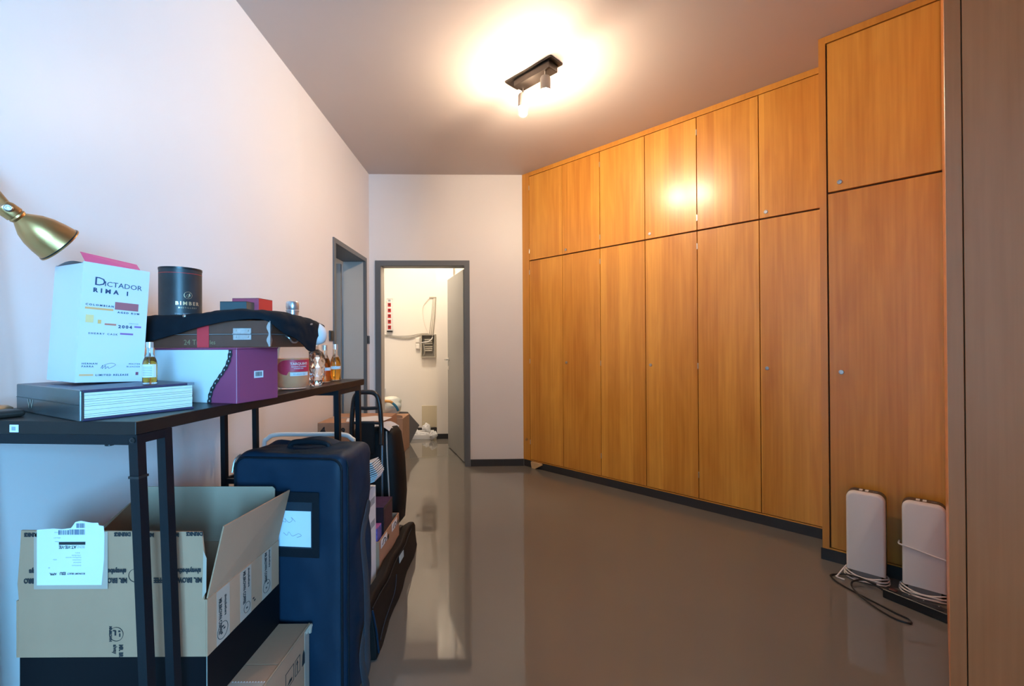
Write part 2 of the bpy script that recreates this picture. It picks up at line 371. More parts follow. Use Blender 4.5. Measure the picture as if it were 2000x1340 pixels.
# ================================================================== CEILING SPOT LIGHT
t = thing('ceiling_spotlight', 'black two-spot ceiling lamp with glowing bulbs', 'lamp', MC @ Matrix.Translation((1.20, -1.195, H)))
M_lampm = mat('dark_bronze_lamp_metal', (0.05, 0.04, 0.034), 0.35, 0.6)
part('ceiling_plate', box(nb(), -0.20, 0.18, -0.055, 0.06, -0.012, 0, 0.001), M_lampm, t)
part('bar', box(nb(), -0.135, 0.155, -0.042, 0.042, -0.055, -0.012, 0.002), M_lampm, t)
for px, py in ((-0.112, 0.02), (0.112, -0.025)):
    hd = part('spot_head', lathe(nb(), [(0.029, -0.175), (0.031, -0.175), (0.031, -0.10), (0.027, -0.092), (0.0, -0.092)], 28, Matrix.Translation((px, py, 0))), mat('grey_lamp_head', (0.22, 0.19, 0.17), 0.45), t, True)
    part('ball_joint', lathe(nb(), [(0.0, -0.096), (0.007, -0.094), (0.01, -0.086), (0.007, -0.078), (0.005, -0.07), (0.005, -0.054)], 14, Matrix.Translation((px, py, 0))), M_steel, hd, True)
    mb = mat('warm_glowing_bulb', (1, 1, 1), 0.4, emit=LAMP_COL[:3], estr=LAMP_STR)
    part('bulb', lathe(nb(), [(0.0, -0.232), (0.018, -0.230), (0.026, -0.22), (0.026, -0.176)], 24, Matrix.Translation((px, py, 0))), mb, hd, True)


# ================================================================== THE TABLE
ZT = 1.055
T = thing('console_table', 'tall narrow black console table with paired square legs', 'table', loc=(-0.786, 0.928, 0), rz=-0.074)
TW, TL = 0.52, 1.177
part('table_top', box(nb(), -TW, 0, 0, TL, ZT-0.028, ZT, 0.0012), M_tabletop, T)
ZA = ZT-0.0285
def leg(x0, y0, lean=0.0):
    bm = nb(); box(bm, x0, x0+0.02, y0, y0+0.02, 0, ZA)
    for v in bm.verts:
        v.co.x += lean*(1-v.co.z/ZA)
    return part('leg', bm, M_blackm, T)
leg(-0.021, 0.004, 0.045); leg(-0.021, 0.072, 0.040)
leg(-TW+0.001, 0.004, 0.045); leg(-TW+0.001, 0.072, 0.04)
for x in (-0.021, -TW+0.001): leg(x, 0.915, 0.012); leg(x, 1.120, 0.012)
part('end_rail', box(nb(), -TW+0.021, -0.021, 0.004, 0.024, ZA-0.021, ZA), M_blackm, T)
part('end_rail', box(nb(), -TW+0.021, -0.021, 0.915, 0.935, ZA-0.021, ZA), M_blackm, T)
for x in (-0.021, -TW+0.001):
    part('side_rail', box(nb(), x, x+0.02, 0.024, 0.072, ZA-0.019, ZA), M_blackm, T)
    part('side_rail', box(nb(), x, x+0.02, 0.935, 1.12, ZA-0.019, ZA), M_blackm, T)
part('cross_bar', box(nb(), -TW+0.025, -TW+0.12, 0.917, 0.933, 0.632, 0.652), M_blackm, T)
part('cross_bar', box(nb(), -TW+0.006, -TW+0.018, 0.936, 1.119, 0.632, 0.652), M_blackm, T)
bm = nb(); lathe(bm, [(0.006, 0), (0.006, 0.002), (0.003, 0.003), (0.002, 0.0015)], 14, Matrix.Translation((-0.010, 0.004, ZA-0.011)) @ Matrix.Rotation(math.pi/2, 4, 'X')); part('bolt', bm, M_black, T, True)
bm = nb(); lathe(bm, [(0.008, 0), (0.008, 0.004), (0.004, 0.005)], 14, Matrix.Translation((-0.075, 0.016, ZA-0.021)) @ Matrix.Rotation(math.pi, 4, 'X')); part('bolt', bm, M_black, T, True)
zl = 0.935; dx = 0.045*(1-zl/ZA)
part('cable_tie', box(nb(), -0.023+dx, 0.001+dx, 0.002, 0.026, zl, zl+0.005), M_black, T)
st = part('price_sticker', box(nb(), -0.286, -0.266, -0.0012, -0.0002, ZT-0.024, ZT-0.008), M_paper, T, label='small white sticker')
part('grime_mark', box(nb(), -0.281, -0.272, -0.0016, -0.0012, ZT-0.020, ZT-0.012), M_greyink, st)

# ================================================================== THINGS ON THE TABLE
# --- big book
bu = Vector((-0.334, 0.181, 0)).normalized(); bang = math.atan2(bu.y, bu.x) - math.pi      # local x to the right along the spine side
BK = thing('big_book', 'thick old book with pale page edges lying under the white box', 'book', loc=(-0.902, 0.932, ZT), rz=math.atan2(-bu.y, -bu.x))
# local: x from -0.38..0 (spine face at y=0), y 0..0.213 away from the camera
M_cover = mat('dark_leather_cover', (0.050, 0.040, 0.085), 0.34, noise=0.3, nscale=9)
M_spine = mat('silvery_spine', (0.10, 0.105, 0.11), 0.27, 0.45, noise=0.35, nscale=12)
part('back_cover', box(nb(), -0.378, 0, 0, 0.213, 0, 0.0055, 0.0015), M_cover, BK)
part('front_cover', box(nb(), -0.378, 0, 0, 0.213, 0.0605, 0.066, 0.0015), M_cover, BK)
sp = part('spine', box(nb(), -0.378, 0, -0.0035, 0.004, 0.0, 0.066, 0.0025, 2), M_spine, BK)
part('spine_groove', box(nb(), -0.376, -0.002, -0.0045, -0.003, 0.034, 0.0352), M_black, sp)
M_pages = mat('cream_pages', (0.70, 0.68, 0.58), 0.85, noise=0.06, nscale=40)
random.seed(3)
z = 0.006
while z < 0.0600:
    h = min(random.choice((0.0042, 0.006, 0.0085)), 0.0603-z)
    part('page_block', box(nb(), -0.368, -0.003-random.random()*0.0015, 0.005, 0.2105, z, z+h-0.0006), M_pages, BK); z += h
text('W', 0.03, frame3((-0.30, -0.0042, 0.012), (1, 0, 0), (0, 0, 1)), mat('worn_gilding', (0.42, 0.40, 0.34), 0.4, 0.5), BK, 'gilt_emblem', 0.0, sx=1.2)
for x in (-0.26, -0.10, 0.0):
    pass
part('corner_guard', box(nb(), -0.016, 0.0004, 0.198, 0.2134, 0.0602, 0.0663), mat('scuffed_corner', (0.2, 0.21, 0.24), 0.4, noise=0.3), BK)

# --- white printed gift box, leaning slightly
ZB = ZT+0.0662
phi = math.radians(64)
pvt = Vector((0.135*math.cos(phi), 0.135*math.sin(phi), 0))
BX = thing('gift_box', 'tall white rum gift box with colourful print and open pink flap on the book', 'box',
           Matrix.Translation(Vector((-1.029, 1.046, ZB))+pvt) @ Matrix.Rotation(math.radians(3.0), 4, Vector((-0.70, 0.714, 0))) @ Matrix.Translation(-pvt) @ Matrix.Rotation(phi, 4, 'Z'))
BW, BD_, BH = 0.135, 0.150, 0.289
KX = BW/0.124
M_bx = mat('white_gloss_card', (0.69, 0.69, 0.73), 0.35, noise=0.01)
def panel(name, x0, x1, y0, y1, z0, z1, m, par): return part(name, box(nb(), x0, x1, y0, y1, z0, z1), m, par)
fp = panel('front_panel', 0, BW, 0, 0.001, 0, BH, M_bx, BX)
panel('side_panel', 0, 0.001, 0.001, BD_, 0, BH-0.004, M_bx, BX)
panel('side_panel', BW-0.001, BW, 0.001, BD_, 0, BH, M_bx, BX)
panel('back_panel', 0.001, BW-0.001, BD_-0.001, BD_, 0, BH, M_bx, BX)
panel('bottom_panel', 0.001, BW-0.001, 0.001, BD_-0.001, 0, 0.001, M_bx, BX)
bm = nb(); loft(bm, [[(0.001+j*0.02, 0.004+k*0.024, BH-0.004+0.010*math.sin(k/6*math.pi)) for k in range(7)] for j in range(4)])
part('tuck_flap', bm, M_bx, BX, True)
M_pink = mat('hot_pink_card', (0.78, 0.09, 0.26), 0.45)
bm = nb(); prism(bm, [(0.004, 0.002, BH), (BW-0.02, 0.002, BH), (BW-0.006, 0.055, BH+0.022), (0.012, 0.055, BH+0.030)], (0, 0, -0.001))
part('pink_flap', bm, M_pink, BX, label='pink inside of open lid flap')
def bt(s, x, z, size, m=M_navyink, bold=0.0, space=1.0, sx=1.0):
    return text(s, size, frame3((x*KX, -0.0003, z), (1, 0, 0), (0, 0, 1)), m, fp, 'lettering', bold, 'LEFT', space, sx*KX)
bt('D', 0.020, 0.236, 0.0290); bt('ICTADOR', 0.0385, 0.236, 0.0175, sx=0.93)
bt('RIMA 1', 0.0195, 0.219, 0.0145, bold=0.0006, space=1.75, sx=0.92)
bt('COLOMBIAN', 0.0085, 0.1855, 0.0062, bold=0.0002, space=1.55)
bt('AGED RUM', 0.066, 0.1725, 0.0062, bold=0.0002, space=1.5)
bt('2004', 0.0690, 0.1355, 0.0105, bold=0.0004, space=1.35)
bt('VINTAGE', 0.089, 0.147, 0.0042, M_greyink, space=1.1)
bt('SHERRY CASK', 0.0165, 0.1165, 0.0060, bold=0.0001, space=1.5)
bt('HERNAN', 0.009, 0.0435, 0.0055, bold=0.0001, space=1.35); bt('PARRA', 0.009, 0.0365, 0.0055, bold=0.0001, space=1.35)
bt('MASTER', 0.094, 0.0435, 0.0052, space=1.3); bt('BLENDER', 0.090, 0.0365, 0.0052, space=1.3)
bt('LIMITED RELEASE', 0.034, 0.0155, 0.0060, bold=0.0002, space=1.35)
def colour(n, c): return mat(n, c, 0.4)
for (x0, x1, z0, z1, n, c) in ((0.0605, 0.1055, 0.181, 0.200, 'bar_mauve', (0.42, 0.13, 0.15)), (0.008, 0.058, 0.1765, 0.1815, 'bar_orange', (0.85, 0.42, 0.16)),
        (0.010, 0.024, 0.144, 0.163, 'bar_gold', (0.88, 0.62, 0.28)), (0.0315, 0.0375, 0.143, 0.1525, 'bar_amber', (0.85, 0.46, 0.15)),
        (0.044, 0.065, 0.1405, 0.1450, 'bar_rust', (0.62, 0.22, 0.15)), (0.100, 0.1135, 0.1385, 0.1430, 'bar_violet', (0.28, 0.15, 0.42)),
        (0.0735, 0.0985, 0.1190, 0.1232, 'bar_purple', (0.30, 0.13, 0.36)), (0.006, 0.030, 0.0155, 0.0200, 'bar_peach', (0.86, 0.45, 0.2)), (0.1085, 0.1140, 0.0165, 0.0245, 'bar_wine', (0.30, 0.09, 0.13))):
    part('colour_bar', box(nb(), x0*KX, x1*KX, -0.0004, 0, z0, z1), colour(n, c), fp)
bm = nb(); tube(bm, [(0.046, -0.0004, 0.034), (0.050, -0.0004, 0.042), (0.049, -0.0004, 0.033), (0.055, -0.0004, 0.041), (0.055, -0.0004, 0.033), (0.060, -0.0004, 0.038), (0.062, -0.0004, 0.034), (0.068, -0.0004, 0.037), (0.075, -0.0004, 0.043), (0.066, -0.0004, 0.047), (0.052, -0.0004, 0.042)], 0.0004, 4)
part('signature', bm, M_navyink, fp)

# --- small bottles
M_glass = mat('clear_glass', (0.96, 0.97, 0.97), 0.03, trans=1.0, ior=1.45)
M_amber = mat('amber_spirit', (0.80, 0.36, 0.05), 0.05, trans=0.9, ior=1.33)
M_gold2 = mat('golden_spirit', (0.92, 0.44, 0.06), 0.05, trans=0.9, ior=1.33)
M_red2 = mat('dark_amber_spirit', (0.60, 0.16, 0.03), 0.05, trans=0.9, ior=1.33)
M_cap = mat('silver_cap', (0.72, 0.70, 0.66), 0.3, 0.7)
def mini(label, loc, h, r, liq, lab, cap=M_cap, n=28, square=False):
    t = thing('miniature_bottle', label, 'bottle', loc=loc, rz=0.3, group=None)
    k = h
    prof = [(r*0.9, 0), (r, 0.004), (r, 0.48*k), (r*0.9, 0.56*k), (r*0.5, 0.70*k), (r*0.42, 0.76*k), (r*0.42, 0.90*k)]
    part('glass_body', lathe(nb(), prof, n), M_glass, t, True)
    ri = r-0.0016
    part('liquid', lathe(nb(), [(ri*0.9, 0.004), (ri, 0.007), (ri, 0.48*k), (ri*0.9, 0.55*k), (ri*0.62, 0.64*k)], n), liq, t, True)
    part('screw_cap', lathe(nb(), [(r*0.50, 0.86*k), (r*0.50, 0.995*k), (r*0.44, k)], 24), cap, t, True)
    if lab == 'band':
        part('white_tape', lathe(nb(), [(r+0.0005, 0.315*k), (r+0.0005, 0.395*k)], n), M_paper, t, True)
    else:
        bm = nb(); aa = [math.radians(-150+i*12) for i in range(12)]
        loft(bm, [[((r+0.0006)*math.cos(a), (r+0.0006)*math.sin(a), z) for z in (0.16*k, 0.47*k)] for a in aa])
        lb = part('label', bm, M_paper, t, True)
        for q in range(6):
            bm = nb(); loft(bm, [[((r+0.0010)*math.cos(a), (r+0.0010)*math.sin(a), z) for z in (k*(0.20+q*0.04), k*(0.208+q*0.04))] for a in aa[2:9]])
            part('print_line', bm, M_navyink, lb)
    return t
mini('tiny amber sample bottle standing on the book beside the white box', (-0.8845, 1.086, ZB), 0.102, 0.0148, M_gold2, 'label')
mini('small dark amber bottle with white tape beside the cut glass bottle', (-0.8105, 1.925, ZT), 0.160, 0.0235, M_red2, 'band')
mini('small golden bottle with white tape at the far table end', (-0.8045, 2.025, ZT), 0.164, 0.0225, M_gold2, 'band')

# --- purple box with white lid
ax = Vector((0.034, 0.139, 0)).normalized()       # direction of the barcode side, away from the camera
PB = thing('presentation_box', 'purple and white presentation box with barcode under the wooden case', 'box', Matrix.Translation((-0.749, 1.209, ZT)) @ Matrix.Rotation(math.atan2(ax.y, ax.x)-math.pi/2, 4, 'Z'))
PH = 0.153; PW = 0.285
M_pur = mat('plum_card', (0.30, 0.055, 0.125), 0.45, noise=0.03)
M_ltwhite = mat('satin_white_card', (0.66, 0.70, 0.71), 0.4)
part('body', box(nb(), -PW, 0, 0.0, 0.150, 0, PH-0.004, 0.0015), M_pur, PB)
part('lid_edge', box(nb(), -PW-0.001, 0.002, -0.001, 0.151, PH-0.0042, PH, 0.001), M_pur, PB)
part('side_inset', box(nb(), 0.0, 0.0012, 0.008, 0.145, 0.006, PH-0.012), M_pur, PB)
bc = part('barcode_label', box(nb(), 0.0012, 0.0018, 0.058, 0.091, 0.066, 0.086), M_paper, PB)
random.seed(5); y = 0.063
while y < 0.086:
    wv = random.choice((0.0007, 0.0011, 0.0016)); part('barcode_bar', box(nb(), 0.0018, 0.0020, y, y+wv, 0.0705, 0.083), M_ink, bc); y += wv+random.choice((0.0008, 0.0013))
# white part with ornate black border on the wide side
cur = []
for i in range(25):
    s = i/24
    x = -0.090 + 0.072*s + 0.009*math.sin(2*math.pi*(s-0.5))
    cur.append((x, s*(PH-0.006)))
poly = [(-PW+0.001, -0.0012, 0.001), (cur[0][0], -0.0012, 0.001)] + [(x, -0.0012, z) for x, z in cur[1:]] + [(-PW+0.001, -0.0012, PH-0.006)]
wp = part('white_panel', prism(nb(), poly, (0, 0.001, 0)), M_ltwhite, PB, label='white panel with black lace edge')
bm = nb(); a_ = []; b_ = []
for i, (x, z) in enumerate(cur):
    ww = 0.0065 + 0.0015*math.sin(i*2.1)
    a_.append((x-ww, -0.0022, max(z, 0.001))); b_.append((x+ww, -0.0022, max(z, 0.001)))
loft(bm, [[p, (q[0], -0.0022, q[2])] for p, q in zip(a_, b_)])
part('lace_border', bm, M_ink, PB)
M_lace = mat('silver_lace_dot', (0.42, 0.44, 0.46), 0.4)
for i in range(1, 24, 2):
    x, z = cur[i]; prism_b = nb(); prism(prism_b, [(x-0.002, -0.0026, z-0.001), (x+0.0005, -0.0026, z-0.0028), (x+0.002, -0.0026, z+0.001), (x-0.0005, -0.0026, z+0.0028)], (0, 0.0004, 0))
    part('lace_gem', prism_b, M_lace, PB)

# --- wooden case
ZC = ZT+PH+0.0005
CS = thing('wooden_case', 'dark brown wooden case with metal clasp on the purple box', 'case', loc=(-0.681, 1.252, ZC))
M_cw = mat('dark_brown_leatherette', (0.115, 0.042, 0.026), 0.38, noise=0.25, nscale=25)
CW, CDp, CH = 0.352, 0.24, 0.076
part('lower_half', box(nb(), -CW, 0, 0, CDp, 0.0, 0.0365, 0.0015), M_cw, CS)
part('upper_half', box(nb(), -CW, 0, 0, CDp, 0.0378, CH, 0.0015), M_cw, CS)
M_pewter = mat('worn_pewter', (0.55, 0.56, 0.56), 0.35, 0.9, noise=0.25, nscale=90, bump=0.3, bscale=300)
part('seam_trim', box(nb(), -CW-0.0004, 0.0004, -0.0004, CDp, 0.0364, 0.0379), mat('seam_trim', (0.22, 0.2, 0.2), 0.4), CS)
cl = part('clasp', box(nb(), -0.1035, -0.0525, -0.003, 0, 0.0385, 0.0545, 0.001), M_pewter, CS)
part('clasp', box(nb(), -0.1035, -0.0525, -0.003, 0, 0.0205, 0.0365, 0.001), M_pewter, CS)
part('clasp_knuckle', tube(nb(), [(-0.1035, -0.0035, 0.0375), (-0.0525, -0.0035, 0.0375)], 0.0022, 10), M_pewter, CS, True)
for x in (-0.095, -0.061):
    for z in (0.0295, 0.0475):
        part('rivet', lathe(nb(), [(0.003, 0), (0.0026, 0.001), (0, 0.0016)], 12, Matrix.Translation((x, -0.003, z)) @ Matrix.Rotation(math.pi/2, 4, 'X')), M_steel, CS, True)
# corner ornament strip
orn = []
for i in range(17):
    z = 0.002+i*0.0045; wv = 0.0035+0.006*abs(math.sin((z-0.002)/0.036*math.pi))**2
    orn.append((z, wv))
bm = nb(); loft(bm, [[(-wv, -0.0012, z), (0.0012, -0.0012, z), (0.0012, wv, z)] for z, wv in orn]); part('corner_ornament', bm, M_pewter, CS)
part('red_ribbon', box(nb(), -0.205, -0.172, -0.0014, -0.0002, 0.0005, 0.062), mat('red_ribbon', (0.62, 0.035, 0.045), 0.5), CS, label='red band')
text('24 Tr', 0.021, frame3((-0.243, -0.0006, 0.008), (1, 0, 0), (0, 0, 1)), mat('faded_gilt', (0.30, 0.24, 0.13), 0.4, 0.4), CS, sx=0.9)
text('les', 0.017, frame3((-0.170, -0.0006, 0.009), (1, 0, 0), (0, 0, 1)), MATS['faded_gilt'], CS, sx=0.9)
bm = nb(); tube(bm, [(0.001, 0.085, 0.034), (0.012, 0.085, 0.026), (0.013, 0.10, 0.015), (0.013, 0.125, 0.015), (0.012, 0.14, 0.026), (0.001, 0.14, 0.034)], 0.0028, 8); part('carry_handle', bm, M_pewter, CS, True)

# --- black drinks tube on the case
ZCT = ZC+CH+0.0002
TB = thing('drinks_tube', 'black cylindrical drinks tube with gold lettering on the case', 'tube', loc=(-1.022, 1.372, ZCT))
M_tb = mat('smoky_black_print', (0.028, 0.030, 0.033), 0.42, noise=0.7, nscale=11)
r = 0.0545; hT = 0.166
bd = part('tube_body', lathe(nb(), [(r, 0), (r, hT-0.004)], 48), M_tb, TB, True)
part('rim', lathe(nb(), [(r+0.001, hT-0.006), (r+0.001, hT), (r-0.003, hT), (r-0.003, hT-0.003), (0, hT-0.003)], 48), M_black, TB, True)
part('red_line', lathe(nb(), [(r+0.0003, hT-0.0185), (r+0.0003, hT-0.0172)], 48), mat('red_print', (0.55, 0.03, 0.03), 0.5), bd, True)
def wrap_text(s, size, z, a0, rad, m, parent, name='lettering', bold=0.0, space=1.0):
    """lettering laid round a cylinder"""
    o = text(s, size, Matrix.Identity(4), m, parent, name, bold, 'CENTER', space)
    for v in o.data.vertices:
        a = a0 + v.co.x/rad; d = rad + 0.0004 + v.co.z
        v.co = (d*math.cos(a), d*math.sin(a), z+v.co.y)
    return o
A0 = math.radians(-90)+0.98
wrap_text('BIMBER', 0.0145, 0.052, A0, r, mat('rose_gold_print', (0.72, 0.48, 0.27), 0.35, 0.5), bd, bold=0.0005, space=1.45)
wrap_text('DISTILLERY', 0.006, 0.0415, A0, r, MATS['rose_gold_print'], bd, space=1.7)
wrap_text('SMALL BATCH LONDON', 0.0055, 0.0235, A0, r, M_greyink, bd, space=1.1)
wrap_text('SINGLE MALT', 0.0052, 0.0135, A0, r, M_greyink, bd, space=1.1)
bm = nb(); pts = []
for i in range(19):
    a = i/18*2*math.pi; th = A0+0.0105*math.cos(a)/r; pts.append(((r+0.0006)*math.cos(th), (r+0.0006)*math.sin(th), 0.0815+0.0105*math.sin(a)))
tube(bm, pts, 0.0004, 4, 0)
tube(bm, [((r+0.0006)*math.cos(A0+q[0]/r), (r+0.0006)*math.sin(A0+q[0]/r), 0.0815+q[1]) for q in ((-0.007, -0.006), (-0.002, 0.002), (0.003, 0.004), (0.004, -0.003), (-0.001, -0.006), (0.005, 0.007))], 0.0005, 4)
part('round_emblem', bm, MATS['rose_gold_print'], bd)

# --- small boxes on the case
def carton_small(name, label, loc, rz, w_, d_, h_, mf, ms, mt):
    t = thing(name, label, 'box', loc=loc, rz=rz)
    part('front_face', box(nb(), 0, w_, 0, 0.0012, 0, h_), mf, t); part('side_face', box(nb(), w_-0.0012, w_, 0.0012, d_, 0, h_), ms, t)
    part('core', box(nb(), 0.0002, w_-0.0014, 0.0014, d_, 0.0, h_-0.001), mf, t); part('top_face', box(nb(), 0, w_, 0, d_, h_-0.0009, h_+0.0006), mt, t)
    return t
M_slate = mat('slate_green_card', (0.055, 0.085, 0.095), 0.45); M_taupe = mat('taupe_card', (0.17, 0.115, 0.075), 0.6)
M_rose = mat('dusky_pink_card', (0.42, 0.07, 0.12), 0.4, noise=0.2, nscale=40); M_scar = mat('scarlet_card', (0.70, 0.045, 0.035), 0.45); M_plumd = mat('dark_plum_card', (0.09, 0.015, 0.03), 0.5)
carton_small('slate_box', 'small slate green box lying before the pink and red box', (-0.893, 1.360, ZCT), 0.04, 0.079, 0.045, 0.064, M_slate, M_taupe, M_black)
carton_small('red_box', 'small pink and scarlet box behind the slate green box', (-0.888, 1.412, ZCT), -0.04, 0.086, 0.075, 0.079, M_rose, M_scar, M_plumd)

# --- gin bottle
GB = thing('gin_bottle', 'round frosted bottle of pinkish amber drink with red label', 'bottle', loc=(-0.803, 1.628, ZT), rz=0)
M_frost = mat('frosted_glass', (0.95, 0.94, 0.92), 0.18, trans=0.9, ior=1.08)
M_gin = mat('peach_gin', (0.95, 0.37, 0.10), 0.35, trans=0.3, ior=1.2)
R = 0.055
part('glass_body', lathe(nb(), [(0.030, 0), (0.045, 0.003), (0.053, 0.014), (R, 0.03), (R, 0.125), (0.053, 0.145), (0.045, 0.165), (0.032, 0.182), (0.022, 0.196), (0.0185, 0.215), (0.0185, 0.25)], 40), M_frost, GB, True)
part('drink', lathe(nb(), [(0.028, 0.006), (0.043, 0.008), (0.0505, 0.017), (0.0525, 0.03), (0.0525, 0.112)], 40), M_gin, GB, True)
part('foil_neck', lathe(nb(), [(0.0205, 0.235), (0.0205, 0.282), (0.0225, 0.283), (0.0225, 0.287), (0.0205, 0.289), (0.0215, 0.291), (0.0225, 0.300), (0.0222, 0.313), (0.019, 0.319), (0.0, 0.320)], 32), mat('silver_foil', (0.62, 0.66, 0.68), 0.28, 0.85, noise=0.1, nscale=60), GB, True)
def wrap_patch(a0, a1, z0, z1, rad, m, parent, name, round_left=False):
    bm = nb(); secs = []
    for i in range(21):
        s = i/20; a = a0+(a1-a0)*s; e0, e1 = z0, z1
        if round_left and s < 0.35:
            q = (1-s/0.35)**2*0.9; mid = (z0+z1)/2-0.006; hh = (z1-z0)/2+0.006; k = math.sqrt(max(0.02, 1-q)); e0, e1 = mid-hh*k, mid+hh*k
        secs.append([(rad*math.cos(a), rad*math.sin(a), e0), (rad*math.cos(a), rad*math.sin(a), e1)])
    loft(bm, secs); return part(name, bm, m, parent, True)
vdir = math.atan2(-1.628, 0.803)                       # towards the middle of the room
lb = wrap_patch(vdir-1.05, vdir+1.25, 0.065, 0.107, R+0.0006, mat('raspberry_label', (0.62, 0.035, 0.075), 0.45, noise=0.12, nscale=60), GB, 'red_label', True)
wrap_text("TARQUIN'S", 0.0125, 0.089, vdir+0.42, R+0.0004, mat('cream_print', (0.82, 0.62, 0.56), 0.5), lb, bold=0.0003)
wrap_text('RHUBARB & RASPBERRY', 0.0052, 0.081, vdir+0.42, R+0.0004, M_paper, lb, bold=0.0001)
wrap_text('CORNISH GIN', 0.0052, 0.0745, vdir+0.36, R+0.0004, M_paper, lb, bold=0.0001)
wst = wrap_patch(vdir-0.15, vdir+1.05, 0.050, 0.063, R+0.0012, M_paper, GB, 'white_sticker')
wrap_text('Rhubarb Gin', 0.0085, 0.0535, vdir+0.42, R+0.0012, M_greyink, wst)

# --- cut glass bottle
CG = thing('cut_glass_bottle', 'faceted clear cut glass bottle between gin bottle and small bottles', 'bottle', loc=(-0.782, 1.765, ZT))
bm = nb(); rings = []
prof = [(0.021, 0), (0.0245, 0.006), (0.0235, 0.022), (0.0275, 0.036), (0.031, 0.052), (0.0345, 0.072), (0.036, 0.092), (0.034, 0.112), (0.027, 0.130), (0.014, 0.142), (0.0125, 0.158)]
for j, (rr, z) in enumerate(prof):
    rings.append([bm.verts.new(((rr*(1+(0.07 if (i+j) % 2 else -0.06)*(0 < j < 9)))*math.cos(2*math.pi*(i+0.5*(j % 2))/14), (rr*(1+(0.07 if (i+j) % 2 else -0.06)*(0 < j < 9)))*math.sin(2*math.pi*(i+0.5*(j % 2))/14), z)) for i in range(14)])
for j in range(len(rings)-1):
    A, B = rings[j], rings[j+1]
    for i in range(14):
        k = (i+1) % 14
        if j % 2 == 0: bm.faces.new((A[i], A[k], B[i])); bm.faces.new((A[k], B[k], B[i]))
        else: bm.faces.new((A[i], A[k], B[k])); bm.faces.new((A[i], B[k], B[i]))
bm.faces.new(list(reversed(rings[0]))); bm.faces.new(rings[-1])
part('glass_body', bm, M_glass, CG)
part('stopper', lathe(nb(), [(0.011, 0.1585), (0.013, 0.162), (0.013, 0.172), (0.009, 0.176)], 12), M_glass, CG)

# --- jacket over the case
def jp(x, pts): return [(x, y, z) for y, z in pts]
zc = ZCT
secs = [
 jp(-1.062, [(1.345, zc+.004), (1.310, zc+.012), (1.275, zc+.016), (1.249, zc+.012), (1.240, zc-.012), (1.238, zc-.038), (1.237, zc-.066)]),
 jp(-1.020, [(1.310, zc+.005), (1.290, zc+.012), (1.270, zc+.016), (1.248, zc+.012), (1.240, zc-.010), (1.238, zc-.034), (1.237, zc-.062)]),
 jp(-0.960, [(1.310, zc+.005), (1.290, zc+.013), (1.268, zc+.017), (1.248, zc+.013), (1.240, zc-.006), (1.238, zc-.026), (1.237, zc-.046)]),
 jp(-0.900, [(1.335, zc+.005), (1.300, zc+.013), (1.270, zc+.020), (1.250, zc+.016), (1.240, zc-.002), (1.238, zc-.014), (1.237, zc-.028)]),
 jp(-0.845, [(1.345, zc+.006), (1.310, zc+.020), (1.275, zc+.030), (1.252, zc+.024), (1.241, zc+.009), (1.238, zc-.002), (1.237, zc-.013)]),
 jp(-0.790, [(1.350, zc+.008), (1.315, zc+.028), (1.280, zc+.036), (1.254, zc+.028), (1.243, zc+.014), (1.240, zc+.006), (1.239, zc-.001)]),
 jp(-0.735, [(1.430, zc+.006), (1.340, zc+.026), (1.290, zc+.034), (1.258, zc+.028), (1.245, zc+.016), (1.242, zc+.009), (1.242, zc+.003)]),
 jp(-0.695, [(1.480, zc+.006), (1.380, zc+.024), (1.310, zc+.030), (1.264, zc+.026), (1.250, zc+.015), (1.246, zc+.008), (1.246, zc+.004)]),
 jp(-0.672, [(1.490, zc+.006), (1.390, zc+.022), (1.320, zc+.026), (1.272, zc+.020), (1.259, zc+.008), (1.257, zc-.005), (1.257, zc-.014)]),
 jp(-0.655, [(1.495, zc+.002), (1.400, zc+.018), (1.335, zc+.020), (1.292, zc+.010), (1.282, zc-.008), (1.279, zc-.025), (1.280, zc-.042)]),
 jp(-0.638, [(1.500, zc-.002), (1.415, zc+.012), (1.360, zc+.012), (1.326, zc-.002), (1.316, zc-.018), (1.312, zc-.034), (1.313, zc-.046)]),
 jp(-0.630, [(1.495, zc-.010), (1.430, zc+.002), (1.390, zc+.000), (1.362, zc-.018), (1.354, zc-.038), (1.350, zc-.060), (1.350, zc-.078)]),
 jp(-0.623, [(1.470, zc-.020), (1.440, zc-.010), (1.410, zc-.014), (1.390, zc-.034), (1.384, zc-.054), (1.380, zc-.078), (1.380, zc-.095)]),
 jp(-0.621, [(1.460, zc-.040), (1.445, zc-.034), (1.425, zc-.038), (1.408, zc-.054), (1.402, zc-.068), (1.400, zc-.080), (1.400, zc-.086)]),
]
bm = nb(); loft(bm, secs)
JK = part('jacket', bm, mat('midnight_cloth', (0.004, 0.008, 0.013), 0.8, spec=0.2, noise=0.3, nscale=18, bump=0.35, bscale=35), None, True, angle=180)
tag(JK, 'dark navy jacket thrown over the wooden case', 'jacket')
for mn, ty in (('soft', 'SUBSURF'), ('fold', 'DISPLACE'), ('thick', 'SOLIDIFY')):
    md = JK.modifiers.new(mn, ty)
    if ty == 'SUBSURF': md.levels = 2; md.render_levels = 3
    elif ty == 'SOLIDIFY': md.thickness = 0.003; md.offset = 0
    else:
        tx = bpy.data.textures.new('fold_noise', 'CLOUDS'); tx.noise_scale = 0.035; tx.noise_depth = 1
        md.texture = tx; md.texture_coords = 'LOCAL'; md.strength = 0.007; md.mid_level = 0.45
part('snap_button', lathe(nb(), [(0.0045, 0), (0.0045, 0.001), (0.003, 0.0024), (0, 0.0026)], 16, Matrix.Translation((-0.918, 1.2455, zc+0.013)) @ Matrix.Rotation(math.radians(75), 4, 'X')), M_steel, JK, True)
